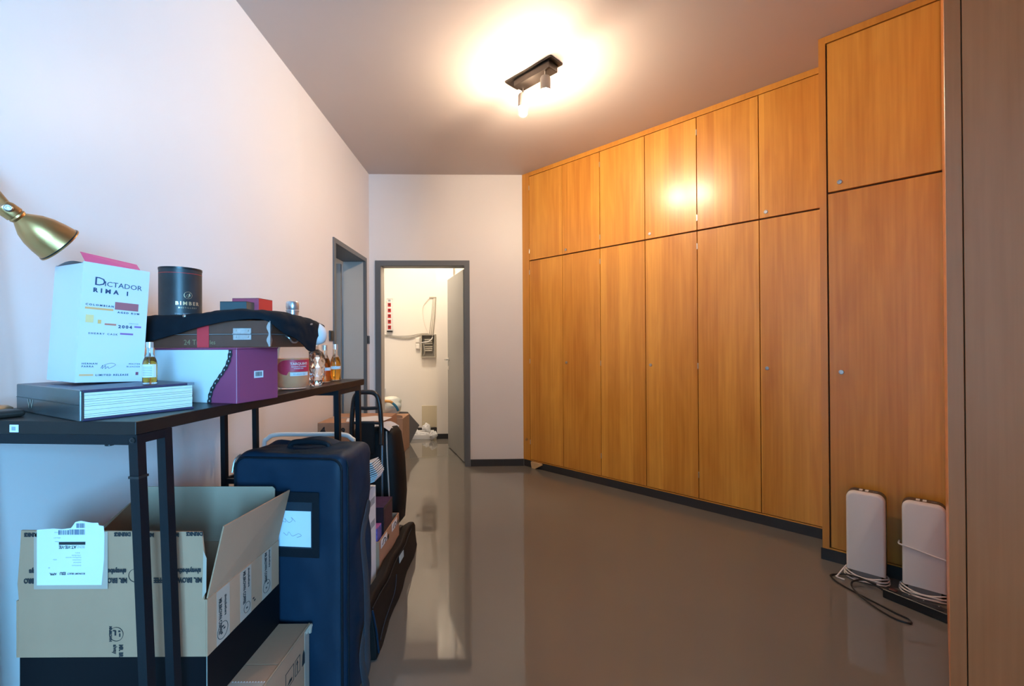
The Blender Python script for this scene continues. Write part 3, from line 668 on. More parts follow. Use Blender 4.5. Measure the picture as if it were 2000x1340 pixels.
part('sleeve_badge', lathe(nb(), [(0.004, 0), (0.004, 0.001), (0, 0.0016)], 12, Matrix.Translation((-0.621, 1.378, zc-0.006)) @ Matrix.Rotation(math.radians(50), 4, 'X')), mat('coloured_badge', (0.35, 0.16, 0.1), 0.4, noise=0.8, nscale=300), JK, True)
bm = nb(); lathe(bm, [(0.034, -0.02), (0.035, 0.0), (0.032, 0.012), (0.022, 0.021), (0.010, 0.0255), (0, 0.0265)], 28, Matrix.Translation((-0.634, 1.452, zc-0.034)) @ Matrix.Rotation(math.radians(78), 4, 'Y'))
part('white_lining', bm, mat('white_cotton', (0.80, 0.80, 0.82), 0.8, bump=0.2, bscale=80), JK, True, label='white cuff at jacket end')

# --- brass desk lamp (its foot stands on the table, out of frame)
DL = thing('desk_lamp', 'brushed brass desk lamp leaning over the table', 'lamp', loc=(-1.235, 1.035, ZT))
part('base', lathe(nb(), [(0.0, 0), (0.05, 0), (0.05, 0.012), (0.042, 0.018), (0.01, 0.022), (0.008, 0.03), (0, 0.03)], 32, Matrix.Translation((0, 0, 0)), ), M_brass, DL, True)
hub = Vector((-1.120, 1.0, 1.512)) - Vector((-1.235, 1.035, ZT))
elb = Vector((-0.02, -0.02, 0.60))
bm = nb(); tube(bm, [(0, 0, 0.025), tuple(elb)], 0.007, 12, 0); part('lower_arm', bm, M_brass, DL, True)
part('elbow_joint', lathe(nb(), [(0.013, -0.014), (0.013, 0.014)], 20, Matrix.Translation(elb) @ Matrix.Rotation(math.pi/2, 4, 'X')), M_brass, DL, True)
bm = nb(); tube(bm, [tuple(elb), tuple(hub)], 0.009, 12, 0); part('upper_arm', bm, M_brass, DL, True)
axis = Vector((0.344, 0.742, -0.576)).normalized()
rotq = Vector((0, 0, 1)).rotation_difference(axis).to_matrix().to_4x4()
mh = Matrix.Translation(hub) @ rotq @ Matrix.Scale(0.80, 4)
sh = part('shade', lathe(nb(), [(0.0, 0.0), (0.019, 0.001), (0.022, 0.008), (0.0195, 0.014), (0.026, 0.022), (0.040, 0.040), (0.0500, 0.062), (0.0565, 0.088), (0.0605, 0.114), (0.061, 0.1155), (0.063, 0.116), (0.063, 0.119), (0.059, 0.119), (0.055, 0.088), (0.048, 0.062), (0.038, 0.042), (0.024, 0.024), (0.0, 0.02)], 48), M_brass, DL, True, mw=mh)
part('dark_rim_line', lathe(nb(), [(0.0608, 0.1130), (0.0616, 0.1130), (0.0616, 0.1155), (0.0608, 0.1155)], 48), M_black, sh, True)
part('socket_sleeve', lathe(nb(), [(0.0, -0.03), (0.019, -0.03), (0.023, -0.02), (0.023, 0.002), (0.019, 0.004)], 28), M_brass, sh, True)
nrm = Vector((0.72, -0.68, 0.05)).normalized()
sc = Matrix.Translation(hub + nrm*0.0185 - axis*0.010) @ Vector((0, 0, 1)).rotation_difference(nrm).to_matrix().to_4x4()
part('joint_screw', lathe(nb(), [(0.008, 0), (0.008, 0.004), (0.0055, 0.006), (0.004, 0.006), (0.003, 0.004), (0, 0.004)], 20), M_steel, DL, True, mw=sc)

# --- dark pouch at the frame edge
bm = nb(); box(bm, -0.060, 0, -0.035, 0.035, 0, 0.016, 0.0075, 3)
PC = part('phone_pouch', bm, mat('dark_leather', (0.03, 0.022, 0.018), 0.4), None, True, mw=Matrix.Translation((-1.120, 0.982, ZT)) @ Matrix.Rotation(math.radians(-22), 4, 'Z'))
tag(PC, 'dark leather pouch lying at the left table edge', 'pouch')

# ================================================================== UNDER THE TABLE
def flat_marks(): pass
# --- lower brown carton on the floor
LB = thing('shipping_carton', 'closed brown carton on the floor below the open carton', 'carton', loc=(-1.19, 1.045, 0))
lw_, ld_, lh_ = 0.545, 0.360, 0.337
part('carton_body', box(nb(), 0, lw_, 0, ld_, 0, lh_-0.003, 0.002), M_card, LB)
part('top_flap', box(nb(), 0.003, lw_-0.001, 0.001, ld_/2-0.002, lh_-0.003, lh_), M_card, LB)
part('top_flap', box(nb(), 0.003, lw_-0.001, ld_/2+0.001, ld_-0.001, lh_-0.003, lh_), M_card, LB)
part('edge_fold', tube(nb(), [(lw_+0.001, 0.0, lh_-0.001), (lw_+0.001, ld_, lh_-0.001)], 0.003, 8), M_card2, LB, True)
part('clear_tape', box(nb(), lw_-0.09, lw_+0.0008, 0.06, 0.115, lh_, lh_+0.0006), M_tape, LB, label='strip of clear tape')
bm = nb(); 
for k in range(12): prism(bm, [(lw_-0.09+k*0.0075, 0.115, lh_+0.0003), (lw_-0.09+k*0.0075+0.006, 0.115, lh_+0.0003), (lw_-0.09+k*0.0075+0.003, 0.119, lh_+0.0003)], (0, 0, 0.0004))
part('tape_teeth', bm, M_paper, LB)
part('clear_tape', box(nb(), lw_, lw_+0.0012, 0.330, 0.359, 0.02, lh_-0.004), M_tape, LB)
bm = nb(); tube(bm, [(lw_+0.001, 0.335, lh_-0.016), (lw_+0.008, 0.357, lh_-0.004), (lw_+0.004, 0.362, lh_-0.012), (lw_+0.002, 0.362, lh_-0.03)], 0.005, 6); part('tape_tail', bm, M_tape, LB, True)
X = lw_+0.0006
def edge_rect(par, y0, y1, z0, z1, th=0.0012, m=M_ink, x=None):
    x = X if x is None else x
    for a in ((y0, y1, z0, z0+th), (y0, y1, z1-th, z1), (y0, y0+th, z0, z1), (y1-th, y1, z0, z1)):
        part('handling_mark', box(nb(), x-0.0004, x+0.0004, a[0], a[1], a[2], a[3]), m, par)
edge_rect(LB, 0.215, 0.262, 0.235, 0.282); edge_rect(LB, 0.270, 0.300, 0.235, 0.282)
bm = nb(); prism(bm, [(X, 0.312, 0.235), (X, 0.333, 0.235), (X, 0.329, 0.268), (X, 0.322, 0.28), (X, 0.316, 0.268)], (0.0005, 0, 0)); part('handling_mark', bm, M_ink, LB)
bm = nb(); prism(bm, [(X, 0.225, 0.243), (X, 0.250, 0.243), (X, 0.252, 0.25), (X, 0.238, 0.252)], (0.0005, 0, 0)); part('handling_mark', bm, M_ink, LB)
bm = nb(); prism(bm, [(X, 0.281, 0.24), (X, 0.284, 0.24), (X, 0.284, 0.266), (X, 0.288, 0.266), (X, 0.2825, 0.277), (X, 0.277, 0.266), (X, 0.281, 0.266)], (0.0005, 0, 0)); part('handling_mark', bm, M_ink, LB)

# --- black tray carton with the open carton in it
ZL = lh_+0.0008
BT = thing('black_carton', 'shallow black carton standing on the closed brown carton', 'carton', loc=(-1.188, 1.073, ZL))
cw, cdp = 0.450, 0.332
hb = 0.128
part('front_wall', box(nb(), 0, cw, 0, 0.004, 0, hb), M_blackcard, BT); part('back_wall', box(nb(), 0, cw, cdp-0.004, cdp, 0, hb+0.004), M_blackcard, BT)
part('side_wall', box(nb(), 0, 0.004, 0.004, cdp-0.004, 0, hb), M_blackcard, BT); part('side_wall', box(nb(), cw-0.004, cw, 0.004, cdp-0.004, 0, hb), M_blackcard, BT)
part('bottom', box(nb(), 0.004, cw-0.004, 0.004, cdp-0.004, 0, 0.004), M_blackcard, BT)
part('worn_corner', box(nb(), cw-0.0012, cw+0.0004, -0.0004, 0.0012, 0, hb), mat('worn_corner', (0.25, 0.25, 0.22), 0.8), BT)
OC = thing('open_carton', 'open brown drinks carton with raised flaps and upside-down printing', 'carton', loc=(-1.188, 1.073, ZL+0.0045))
i0, i1, j0, j1 = 0.0, cw, 0.0, cdp-0.010
zb = 0.126; zc1 = 0.262; zf = 0.432
part('front_wall', box(nb(), i0, i1, -0.004, -0.0005, zb, zc1), M_card, OC)
fw_ = OC.children[0]
part('back_wall', box(nb(), i0+0.006, i1-0.006, j1-0.009, j1-0.005, 0.002, zc1), M_card2, OC)
part('side_wall', box(nb(), i0-0.004, i0-0.0005, -0.004, j1, zb, zc1), M_card, OC)
sw = part('side_wall', box(nb(), i1+0.0005, i1+0.004, -0.004, j1, zb, zc1), M_card, OC)
part('inner_bottom', box(nb(), i0+0.006, i1-0.006, 0.006, j1-0.010, 0.001, 0.004), M_card2, OC)
# flaps: front (raised), back (raised), right (leaning out), left (leaning in)
bm = nb(); prism(bm, [(0.002, -0.004, zc1), (i1-0.004, -0.004, zc1), (i1-0.001, -0.006, zc1+0.10), (i1-0.006, -0.008, zf-0.006), (0.012, -0.008, zf), (0.008, -0.007, zf-0.05), (0.0, -0.005, zc1+0.04)], (0, 0.0035, 0)); ff = part('front_flap', bm, M_card, OC)
bm = nb(); prism(bm, [(i0+0.006, j1-0.006, zc1), (i1-0.006, j1-0.006, zc1), (i1-0.010, j1+0.004, zf-0.012), (i1-0.018, j1+0.004, zf-0.004), (i0+0.04, j1+0.004, zf-0.002)], (0, 0.003, 0)); part('back_flap', bm, mat('greyish_cardboard', (0.34, 0.255, 0.18), 0.8, noise=0.08, nscale=8), OC)
bm = nb(); prism(bm, [(i1+0.002, 0.0, zc1), (i1+0.002, j1, zc1), (i1+0.034, j1+0.012, zf-0.018), (i1+0.028, 0.022, zf-0.006)], (-0.003, 0, 0.0012)); part('right_flap', bm, M_card, OC)
bm = nb(); prism(bm, [(i0, 0.0, zc1), (i0, j1, zc1), (i0+0.012, j1, zf-0.03), (i0+0.075, 0.10, zf-0.075)], (0.003, 0, 0.0012)); part('left_flap', bm, M_card2, OC)
bm = nb(); prism(bm, [(i1-0.005, -0.008, zc1+0.005), (i1+0.003, -0.006, zc1+0.02), (i1+0.004, -0.006, zc1+0.10), (i1-0.002, -0.008, zc1+0.12)], (0, -0.0006, 0)); part('torn_paper_edge', bm, M_tape, OC)
# printing on the front: upside down
F0 = -0.0046
def up(s, x, z, size, par=None, bold=0.0008, sx=0.85, y=F0):      # upside-down line, right end at x
    return text(s, size, frame3((x, y, z), (-1, 0, 0), (0, 0, -1)), M_ink, OC, 'printing', bold, 'LEFT', 1.0, sx)
FY = -0.0092
for x in (0.06, 0.275, 0.447):
    up('DRINKS', x, zf-0.006, 0.0125, y=FY, sx=0.9)
for x in (0.33, 0.39): up('MR.', x, zf-0.008, 0.0125, y=FY, sx=0.9)
for x, u_, v_ in ((0.062, 'always', 'MR. BRO'), (0.262, 'alwaysbethere', 'MR. BROWN COFFEE'), (0.441, 'alwaysbethere', 'MR. BROWN COFFEE')):
    up(u_, x, zc1+0.076, 0.0165, y=-0.0075, sx=0.74); up(v_, x+0.002, zc1+0.054, 0.0165, y=-0.0068, sx=0.74)
def ring(par, cx, cz_, r_, x=None, y=None):
    bm = nb(); pts = []
    for i in range(25):
        a = i/24*2*math.pi; u, v = r_*math.cos(a), r_*math.sin(a)
        pts.append((cx+u, y, cz_+v) if x is None else (x, cx+u, cz_+v))
    tube(bm, pts, 0.0007, 4, 0); return part('round_stamp', bm, M_ink, par)
ring(OC, 0.283, zc1+0.060, 0.0155, y=-0.0064)
ring(OC, 0.236, zb+0.055, 0.0165, y=F0)
for q in ((0.232, 0.052, 0.004, 0.012), (0.241, 0.060, 0.005, 0.004), (0.228, 0.062, 0.006, 0.003), (0.243, 0.049, 0.003, 0.008)):
    part('stamp_mark', box(nb(), q[0], q[0]+q[2], F0-0.0004, F0, zb+q[1], zb+q[1]+q[3]), M_ink, OC)
text('MR.BROWN', 0.0085, frame3((0.2195, F0, zb+0.074), (0, 0, -1), (1, 0, 0)), M_ink, OC, 'printing', 0.0005, sx=0.8)
text('MR. BR', 0.013, frame3((0.243, F0, zb+0.030), (0, 0, -1), (1, 0, 0)), M_ink, OC, 'printing', 0.0007, sx=0.75)
text('alway', 0.013, frame3((0.229, F0, zb+0.030), (0, 0, -1), (1, 0, 0)), M_ink, OC, 'printing', 0.0004, sx=0.75)
# printing on the right side: lines reading downwards, stamps, tape
XS = i1+0.0044
def dn(s, y, z, size, bold=0.0006, sx=0.8): return text(s, size, frame3((XS, y, z), (0, 0, -1), (0, 1, 0)), M_ink, OC, 'printing', bold, 'LEFT', 1.0, sx)
for yy, zz in ((0.05, 0.235), (0.145, 0.252), (0.25, 0.255)):
    part('clear_tape', box(nb(), i1+0.004, i1+0.0043, yy-0.02, yy+0.03, zb, zc1-0.002), M_tape, OC)
for yy, zz in ((0.050, 0.238), (0.150, 0.255), (0.255, 0.257)):
    dn('MR.BROWN COFFEE', yy-0.012, zz, 0.0155, sx=0.62); dn('alwaysbethere', yy+0.010, zz, 0.0120, 0.0003, sx=0.75)
ring(OC, 0.052, zb+0.028, 0.020, x=XS); ring(OC, 0.252, zb+0.030, 0.018, x=XS); ring(OC, 0.155, zb+0.025, 0.014, x=XS)
for q in ((0.045, 0.02), (0.055, 0.028), (0.05, 0.035), (0.248, 0.024), (0.256, 0.033), (0.151, 0.022), (0.182, 0.03), (0.188, 0.022)):
    part('stamp_mark', box(nb(), XS-0.0002, XS+0.0002, q[0], q[0]+0.007, zb+q[1], zb+q[1]+0.004), M_ink, OC)
# shipping label in a clear pouch on the front flap
LX0, LX1, LZ0, LZ1 = 0.052, 0.212, zc1+0.040, zf+0.002
pv = part('label_pouch', box(nb(), LX0-0.008, LX1+0.008, -0.0094, -0.0088, LZ0-0.010, LZ1-0.006), M_tape, OC)
pts = [(LX0, LZ0), (LX1-0.006, LZ0), (LX1, LZ0+0.06), (LX1+0.001, LZ1-0.012), (LX1-0.001, LZ1+0.008), (LX1-0.012, LZ1+0.010), (LX1-0.014, LZ1+0.016), (LX1-0.03, LZ1+0.016), (LX1-0.055, LZ1+0.021), (LX1-0.068, LZ1+0.018), (LX1-0.078, LZ1+0.004), (LX1-0.10, LZ1+0.001), (LX1-0.12, LZ1+0.003), (LX0, LZ1)]
sl = part('shipping_label', prism(nb(), [(x, -0.0104, z) for x, z in pts], (0, 0.0008, 0)), M_paper, OC, label='white shipping label upside down')
ly = -0.0108
def lt(s, x, z, size, bold=0.0, m=M_greyink, sx=0.9): return text(s, size, frame3((x, ly+0.0004, z), (-1, 0, 0), (0, 0, -1)), m, sl, 'printing', bold, 'LEFT', 1.0, sx)
part('black_bar', box(nb(), 0.105, 0.168, ly, -0.0104, LZ1-0.036, LZ1-0.029), M_ink, sl)
lt('BEN2', 0.1665, LZ1-0.038, 0.0095); lt('AT-VIE-VIE', 0.146, LZ1-0.038, 0.0105, 0.0003, M_ink, 0.85)
lt('ECONOMY SELECT', 0.167, LZ0+0.029, 0.0055, 0.0002, M_ink); lt('ESU', 0.121, LZ0+0.031, 0.0095, 0.0004, M_ink); lt('APPR.', 0.099, LZ0+0.029, 0.0075, 0.0003, M_ink)
random.seed(9)
for (x, z, n) in ((0.155, LZ1-0.054, 8), (0.157, LZ1-0.060, 14), (0.158, LZ0+0.067, 20), (0.158, LZ0+0.061, 12), (0.158, LZ0+0.055, 11), (0.158, LZ0+0.048, 13), (0.109, LZ1-0.018, 11), (0.105, LZ1-0.027, 6), (0.10, LZ0+0.062, 6), (0.085, LZ0+0.043, 4), (0.11, LZ1-0.005, 9)):
    lt(''.join(random.choice('aeinorstdl ') for _ in range(n)), x, z, 0.0048)
bx_ = LX1-0.108
while bx_ < LX1-0.046:
    wv = random.choice((0.001, 0.0016, 0.0024)); part('barcode_bar', box(nb(), bx_, bx_+wv, ly, -0.0104, LZ1-0.012, LZ1-0.001 if bx_ < LX1-0.085 else LZ1+0.0005), M_navyink, sl)
    if bx_ > LX1-0.068: part('barcode_bar', box(nb(), bx_, bx_+wv, ly, -0.0104, LZ1+0.004, LZ1+0.015), M_navyink, sl)
    bx_ += wv+random.choice((0.0012, 0.002))

# --- big navy carry bag
BG = thing('carry_bag', 'large upright navy nylon carry bag with note window, half under the table', 'bag', loc=(-0.722, 1.56, 0), rz=-0.10)
bw, bdp, bh = 0.380, 0.235, 0.862
bm = nb(); box(bm, -bw/2, bw/2, -bdp/2, bdp/2, 0, bh, 0.035, 4)
for v in bm.verts:
    k = v.co.z/bh
    bul = 0.012*math.sin(math.pi*min(max(k, 0), 1))
    if abs(v.co.x) > bw/2-0.04: v.co.x += math.copysign(bul, v.co.x)
bmesh.ops.subdivide_edges(bm, edges=[e for e in bm.edges if e.calc_length() > 0.12], cuts=10, use_grid_fill=True)
for v in bm.verts:
    if v.co.y < -bdp/2+0.001: v.co.y -= 0.008*math.sin(math.pi*(v.co.x/bw+0.5))*math.sin(math.pi*v.co.z/bh) + 0.003*math.sin(v.co.z*23+v.co.x*31)*math.sin(v.co.x*19)
    if v.co.z > bh-0.001: v.co.z -= 0.010*math.sin(math.pi*(v.co.x/bw+0.5))*math.cos(v.co.y*9)
    if v.co.z > 0.72: v.co.x += 0.004*math.sin(v.co.z*60)*math.sin(v.co.y*40)
bb = part('bag_body', bm, M_bag, BG, True, angle=180)
md = bb.modifiers.new('soft', 'SUBSURF'); md.levels = 1; md.render_levels = 1
tx = bpy.data.textures.new('crease_noise', 'CLOUDS'); tx.noise_scale = 0.11; tx.noise_depth = 2
md = bb.modifiers.new('crease', 'DISPLACE'); md.texture = tx; md.texture_coords = 'LOCAL'; md.strength = 0.018; md.mid_level = 0.5
yf = -bdp/2-0.004
def loop(x0, x1, z0, z1, y, rr, m, name, par, cor=0.03):
    pts = []
    for cx, cz_, a0 in ((x1-cor, z1-cor, 0), (x0+cor, z1-cor, 90), (x0+cor, z0+cor, 180), (x1-cor, z0+cor, 270)):
        for k in range(5):
            a = math.radians(a0+k*22.5); pts.append((cx+cor*math.cos(a), y, cz_+cor*math.sin(a)))
    pts.append(pts[0]); return part(name, tube(nb(), pts, rr, 6, 0), m, par, True)
loop(-bw/2+0.008, bw/2-0.006, 0.02, bh-0.016, -bdp/2+0.006, 0.0042, M_bagd, 'piping', BG, 0.035)
loop(-bw/2+0.002, bw/2+0.004, 0.02, bh-0.010, -bdp/2+0.030, 0.003, M_bagd, 'zip', BG, 0.035)
wn = part('note_pocket', box(nb(), -0.045, 0.118, yf-0.0095, yf-0.0065, 0.535, 0.742, 0.001), M_bagd, BG)
part('pocket_window', box(nb(), -0.025, 0.095, yf-0.0105, yf-0.0094, 0.565, 0.712), mat('glossy_window', (0.02, 0.035, 0.05), 0.15), wn)
nt_ = part('paper_note', box(nb(), -0.045, 0.092, yf-0.0114, yf-0.0106, 0.570, 0.684), mat('pale_note_paper', (0.68, 0.78, 0.86), 0.6), wn, label='handwritten note')
part('pocket_flap', box(nb(), -0.045, 0.118, yf-0.0112, yf-0.0094, 0.728, 0.744), M_bagd, wn)
for q in (((-0.005, 0.652), (0.008, 0.648), (0.004, 0.660), (0.018, 0.647), (0.030, 0.655), (0.026, 0.664), (0.040, 0.650)), ((0.0, 0.614), (0.012, 0.606), (0.018, 0.617), (0.03, 0.604), (0.05, 0.612), (0.06, 0.606), (0.045, 0.60))):
    part('handwriting', tube(nb(), [(a, yf-0.0117, b) for a, b in q], 0.0008, 4), M_greyink, nt_)
bm = nb(); tube(bm, [(-0.075, 0.02, bh-0.012), (-0.065, 0.02, bh+0.004), (-0.03, 0.02, bh+0.010), (0.03, 0.02, bh+0.010), (0.065, 0.02, bh+0.004), (0.075, 0.02, bh-0.012)], 0.010, 10); part('carry_handle', bm, M_bagd, BG, True)
bm = nb(); loft(bm, [[(-0.10+0.015*k, 0.075+dy, bh-0.004+0.020*math.sin(k/12*math.pi)+dz) for dy, dz in ((-0.02, -0.006), (0, 0), (0.03, -0.004))] for k in range(13)]); part('top_pocket', bm, M_bag, BG, True)
part('zip_pull', tube(nb(), [(-bw/2+0.012, -bdp/2+0.028, bh-0.012), (-bw/2-0.006, -bdp/2+0.022, bh-0.03), (-bw/2-0.012, -bdp/2+0.018, bh-0.07)], 0.003, 6), M_steel, BG, True)
# shoulder strap hanging along the right side
def ribbon(pts, wdt, th=0.003):
    off_ = Vector((0.001, -0.055, 0)); bm = nb(); loft(bm, [[Vector(p)+off_-Vector(w_)*wdt/2, Vector(p)+off_+Vector((0.003, 0, 0)), Vector(p)+off_+Vector(w_)*wdt/2] for p, w_ in pts])
    o = part('shoulder_strap', bm, M_strap, BG, True, angle=180); md = o.modifiers.new('t', 'SOLIDIFY'); md.thickness = th
    md = o.modifiers.new('s', 'SUBSURF'); md.levels = 1; md.render_levels = 2; return o
xr = bw/2+0.016
ribbon([((xr-0.002, 0.11, 0.66), (0, 0.7, -0.7)), ((xr+0.003, 0.08, 0.62), (0, 0.7, -0.7)), ((xr+0.006, 0.03, 0.575), (0, 0.75, -0.6)), ((xr+0.012, 0.03, 0.51), (0, 0.95, -0.2)), ((xr+0.012, 0.055, 0.40), (0, 1, 0)), ((xr+0.010, 0.06, 0.28), (0, 1, 0)), ((xr+0.012, 0.055, 0.16), (0, 1, 0.1)), ((xr+0.018, 0.05, 0.075), (0, 1, 0)), ((xr+0.012, 0.02, 0.06), (0, 1, 0.2))], 0.045)
ribbon([((xr+0.000, 0.10, 0.27), (0, 0.6, -0.8)), ((xr+0.006, 0.05, 0.225), (0, 0.6, -0.7)), ((xr+0.016, -0.005, 0.19), (0, 0.8, -0.4)), ((xr+0.020, 0.01, 0.11), (0, 0.95, -0.2)), ((xr+0.020, 0.04, 0.035), (0, 1, 0.0)), ((xr+0.010, 0.045, 0.018), (0, 1, 0))], 0.048)

# --- white tubular folding chair behind the bag
CH_ = thing('folding_chair', 'white tubular folding chair half hidden behind the carry bag', 'chair', loc=(-1.04, 2.28, 0), rz=-0.02)
M_wt = mat('white_enamel_tube', (0.70, 0.74, 0.74), 0.35)
def U(y0, y1, z1, nm, hw=0.235):
    bm = nb(); tube(bm, [(-hw, y0, 0), (-hw, (y0+y1)/2, z1*0.5), (-hw, y1, z1-0.07), (-hw+0.02, y1, z1-0.02), (-hw+0.07, y1, z1), (0, y1, z1+0.001), (hw-0.07, y1, z1), (hw-0.02, y1, z1-0.02), (hw, y1, z1-0.07), (hw, (y0+y1)/2, z1*0.5), (hw, y0, 0)], 0.0115, 12); return part(nm, bm, M_wt, CH_, True)
U(0.06, 0.0, 0.758, 'back_frame'); U(0.0, 0.09, 0.44, 'leg_frame', 0.205)
part('seat', box(nb(), -0.19, 0.19, 0.085, 0.105, 0.10, 0.44, 0.006, 2), M_wt, CH_)
part('backrest', box(nb(), -0.215, 0.215, 0.005, 0.02, 0.50, 0.62, 0.006, 2), M_wt, CH_)

# --- numbered boxes by the wall
def plain_carton(name, label, loc, rz, w_, d_, h_, m=M_card):
    t = thing(name, label, 'carton', loc=loc, rz=rz)
    part('carton_body', box(nb(), 0, w_, 0, d_, 0, h_-0.003, 0.002), m, t)
    part('top_flap', box(nb(), 0.001, w_-0.001, 0.001, d_/2-0.001, h_-0.003, h_), m, t); part('top_flap', box(nb(), 0.001, w_-0.001, d_/2+0.001, d_-0.001, h_-0.003, h_), m, t)
    part('packing_tape', box(nb(), -0.0006, w_+0.0006, d_/2-0.025, d_/2+0.025, h_-0.0002, h_+0.0006), M_tape, t)
    return t
plain_carton('storage_carton', 'brown carton on the floor carrying the carton marked 4', (-1.30, 3.0, 0), 0.02, 0.40, 0.42, 0.35)
n4 = plain_carton('storage_carton', 'brown carton marked with a black figure 4 by the left wall', (-1.31, 2.99, 0.351), 0.02, 0.43, 0.42, 0.343)
text('4', 0.064, frame3((0.020, -0.0006, 0.343-0.074), (1, 0, 0), (0, 0, 1)), M_ink, n4, 'printed_number', 0.003)
text('9', 0.05, frame3((0.158, -0.0006, 0.343-0.070), (1, 0, 0), (0, 0, 1)), M_ink, n4, 'printed_number', 0.003)
bm = nb(); prism(bm, [(0.05, 0, 0), (0.30, 0.02, 0), (0.33, 0.13, 0.004), (0.2, 0.2, 0.006), (0.02, 0.12, 0.002)], (0, 0, 0.0015))
pp = part('loose_sheet', bm, M_paper, None, mw=Matrix.Translation((-1.18, 3.02, 0.6957)) @ Matrix.Rotation(0.05, 4, 'Z')); tag(pp, 'loose white printed sheet on the carton marked 4', 'paper')

# --- shopping trolley
TR = thing('shopping_trolley', 'black shopping trolley bag with looped handle in front of the closet door', 'trolley', loc=(-0.78, 2.62, 0), rz=-0.12)
bm = nb(); secs_ = []
for k, (z, wx, wy) in enumerate(((0.17, 0.13, 0.07), (0.20, 0.155, 0.09), (0.35, 0.165, 0.105), (0.55, 0.155, 0.10), (0.70, 0.135, 0.085), (0.735, 0.115, 0.065))):
    secs_.append([((wx*math.copysign(abs(math.cos(a))**0.5, math.cos(a))), wy*math.copysign(abs(math.sin(a))**0.5, math.sin(a)), z) for a in [2*math.pi*i/24 for i in range(25)]])
loft(bm, secs_); bmesh.ops.remove_doubles(bm, verts=bm.verts[:], dist=1e-5); bmesh.ops.holes_fill(bm, edges=[e for e in bm.edges if e.is_boundary], sides=30)
for v in bm.verts: v.co.x -= 0.018
part('bag_body', bm, M_nyl, TR, True, angle=70)
bm = nb(); tube(bm, [(0.075, -0.085, 0.725), (0.085, -0.102, 0.60), (0.095, -0.108, 0.45), (0.10, -0.106, 0.30), (0.085, -0.09, 0.20)], 0.004, 6); part('white_piping', bm, mat('pale_piping', (0.45, 0.40, 0.36), 0.6), TR, True)
bm = nb(); loft(bm, [[(-0.01+0.026*k, -0.09+0.03*j, 0.745+0.018*math.sin(k*0.8)+0.012*math.sin(j*1.3)-0.004*k) for j in range(6)] for k in range(5)]); part('top_flap', bm, mat('light_grey_lining', (0.55, 0.52, 0.50), 0.7), TR, True)
bm = nb(); tube(bm, [(-0.085, 0, 0.66), (-0.088, 0, 0.74), (-0.082, 0, 0.84), (-0.07, 0, 0.915), (-0.045, 0, 0.945), (0.0, 0, 0.950), (0.045, 0, 0.945), (0.07, 0, 0.915), (0.082, 0, 0.84), (0.088, 0, 0.74), (0.10, -0.03, 0.66)], 0.0135, 12)
bm2 = bm; hd_ = part('handle', bm2, M_black, TR, True)
hd_.matrix_basis = Matrix.Translation((-0.030, -0.115, 0.0))
part('handle_bar', tube(nb(), [(-0.078, 0, 0.862), (0.0, 0, 0.858), (0.078, 0, 0.862)], 0.010, 10), M_black, hd_, True)
part('handle_bar', tube(nb(), [(-0.088, 0, 0.775), (0.0, 0, 0.778), (0.088, 0, 0.775)], 0.008, 10), M_black, hd_, True)
part('back_board', box(nb(), -0.03, 0.045, -0.004, 0.012, 0.60, 0.785, 0.004), M_nyl, hd_)
for s in (-1, 1):
    part('frame_tube', tube(nb(), [(-0.030+s*0.092, -0.115, 0.05), (-0.030+s*0.092, -0.115, 0.70)], 0.007, 8), mat('grey_steel_tube', (0.14, 0.15, 0.17), 0.35, 0.7), TR, True)
    wl = part('wheel', lathe(nb(), [(0.03, -0.012), (0.068, -0.012), (0.072, 0), (0.068, 0.012), (0.03, 0.012)], 28, Matrix.Translation((s*0.105, 0.03, 0.073)) @ Matrix.Rotation(math.pi/2, 4, 'Y')), M_black, TR, True)
part('axle', tube(nb(), [(-0.105, 0.03, 0.073), (0.105, 0.03, 0.073)], 0.006, 8), M_steel, TR, True)
part('foot_plate', box(nb(), -0.12, 0.09, -0.10, 0.08, 0.155, 0.17), M_black, TR)
part('front_stand', tube(nb(), [(-0.08, -0.09, 0.16), (-0.08, -0.10, 0.006), (0.08, -0.10, 0.006), (0.08, -0.09, 0.16)], 0.006, 8, 0), M_steel, TR, True)
part('strap_end', tube(nb(), [(0.10, -0.085, 0.22), (0.10, -0.10, 0.16), (0.09, -0.11, 0.12)], 0.006, 6), M_nyl, TR, True)

# --- cardboard tray with things in it
TY = thing('cardboard_tray', 'low brown cardboard tray before the shopping trolley with patterned boxes in it', 'tray', loc=(-0.792, 2.078, 0), rz=0.0)
tw, td, th_ = 0.167, 0.365, 0.295
bm = nb(); box(bm, tw-0.005, tw, 0, td, 0, th_)
part('side_wall', bm, M_card, TY); part('side_wall', box(nb(), 0, 0.005, 0, td, 0, th_), M_card, TY)
part('end_wall', box(nb(), 0.005, tw-0.005, 0, 0.005, 0, th_), M_card, TY); part('end_wall', box(nb(), 0.005, tw-0.005, td-0.005, td, 0, th_), M_card, TY)
part('bottom', box(nb(), 0.005, tw-0.005, 0.005, td-0.005, 0, 0.005), M_card2, TY)
for yy in (0.03, 0.22):
    ro = part('white_print', box(nb(), tw, tw+0.0008, yy, yy+0.10, th_-0.045, th_-0.005), M_paper, TY)
    part('printing', tube(nb(), [(tw+0.0012, yy+0.02, th_-0.035), (tw+0.0012, yy+0.05, th_-0.015), (tw+0.0012, yy+0.08, th_-0.03), (tw+0.0012, yy+0.06, th_-0.04)], 0.002, 5), M_ink, ro)
    part('hand_hole', box(nb(), tw, tw+0.0008, yy+0.105, yy+0.135, th_-0.05, th_-0.03, 0.0), M_black, TY)
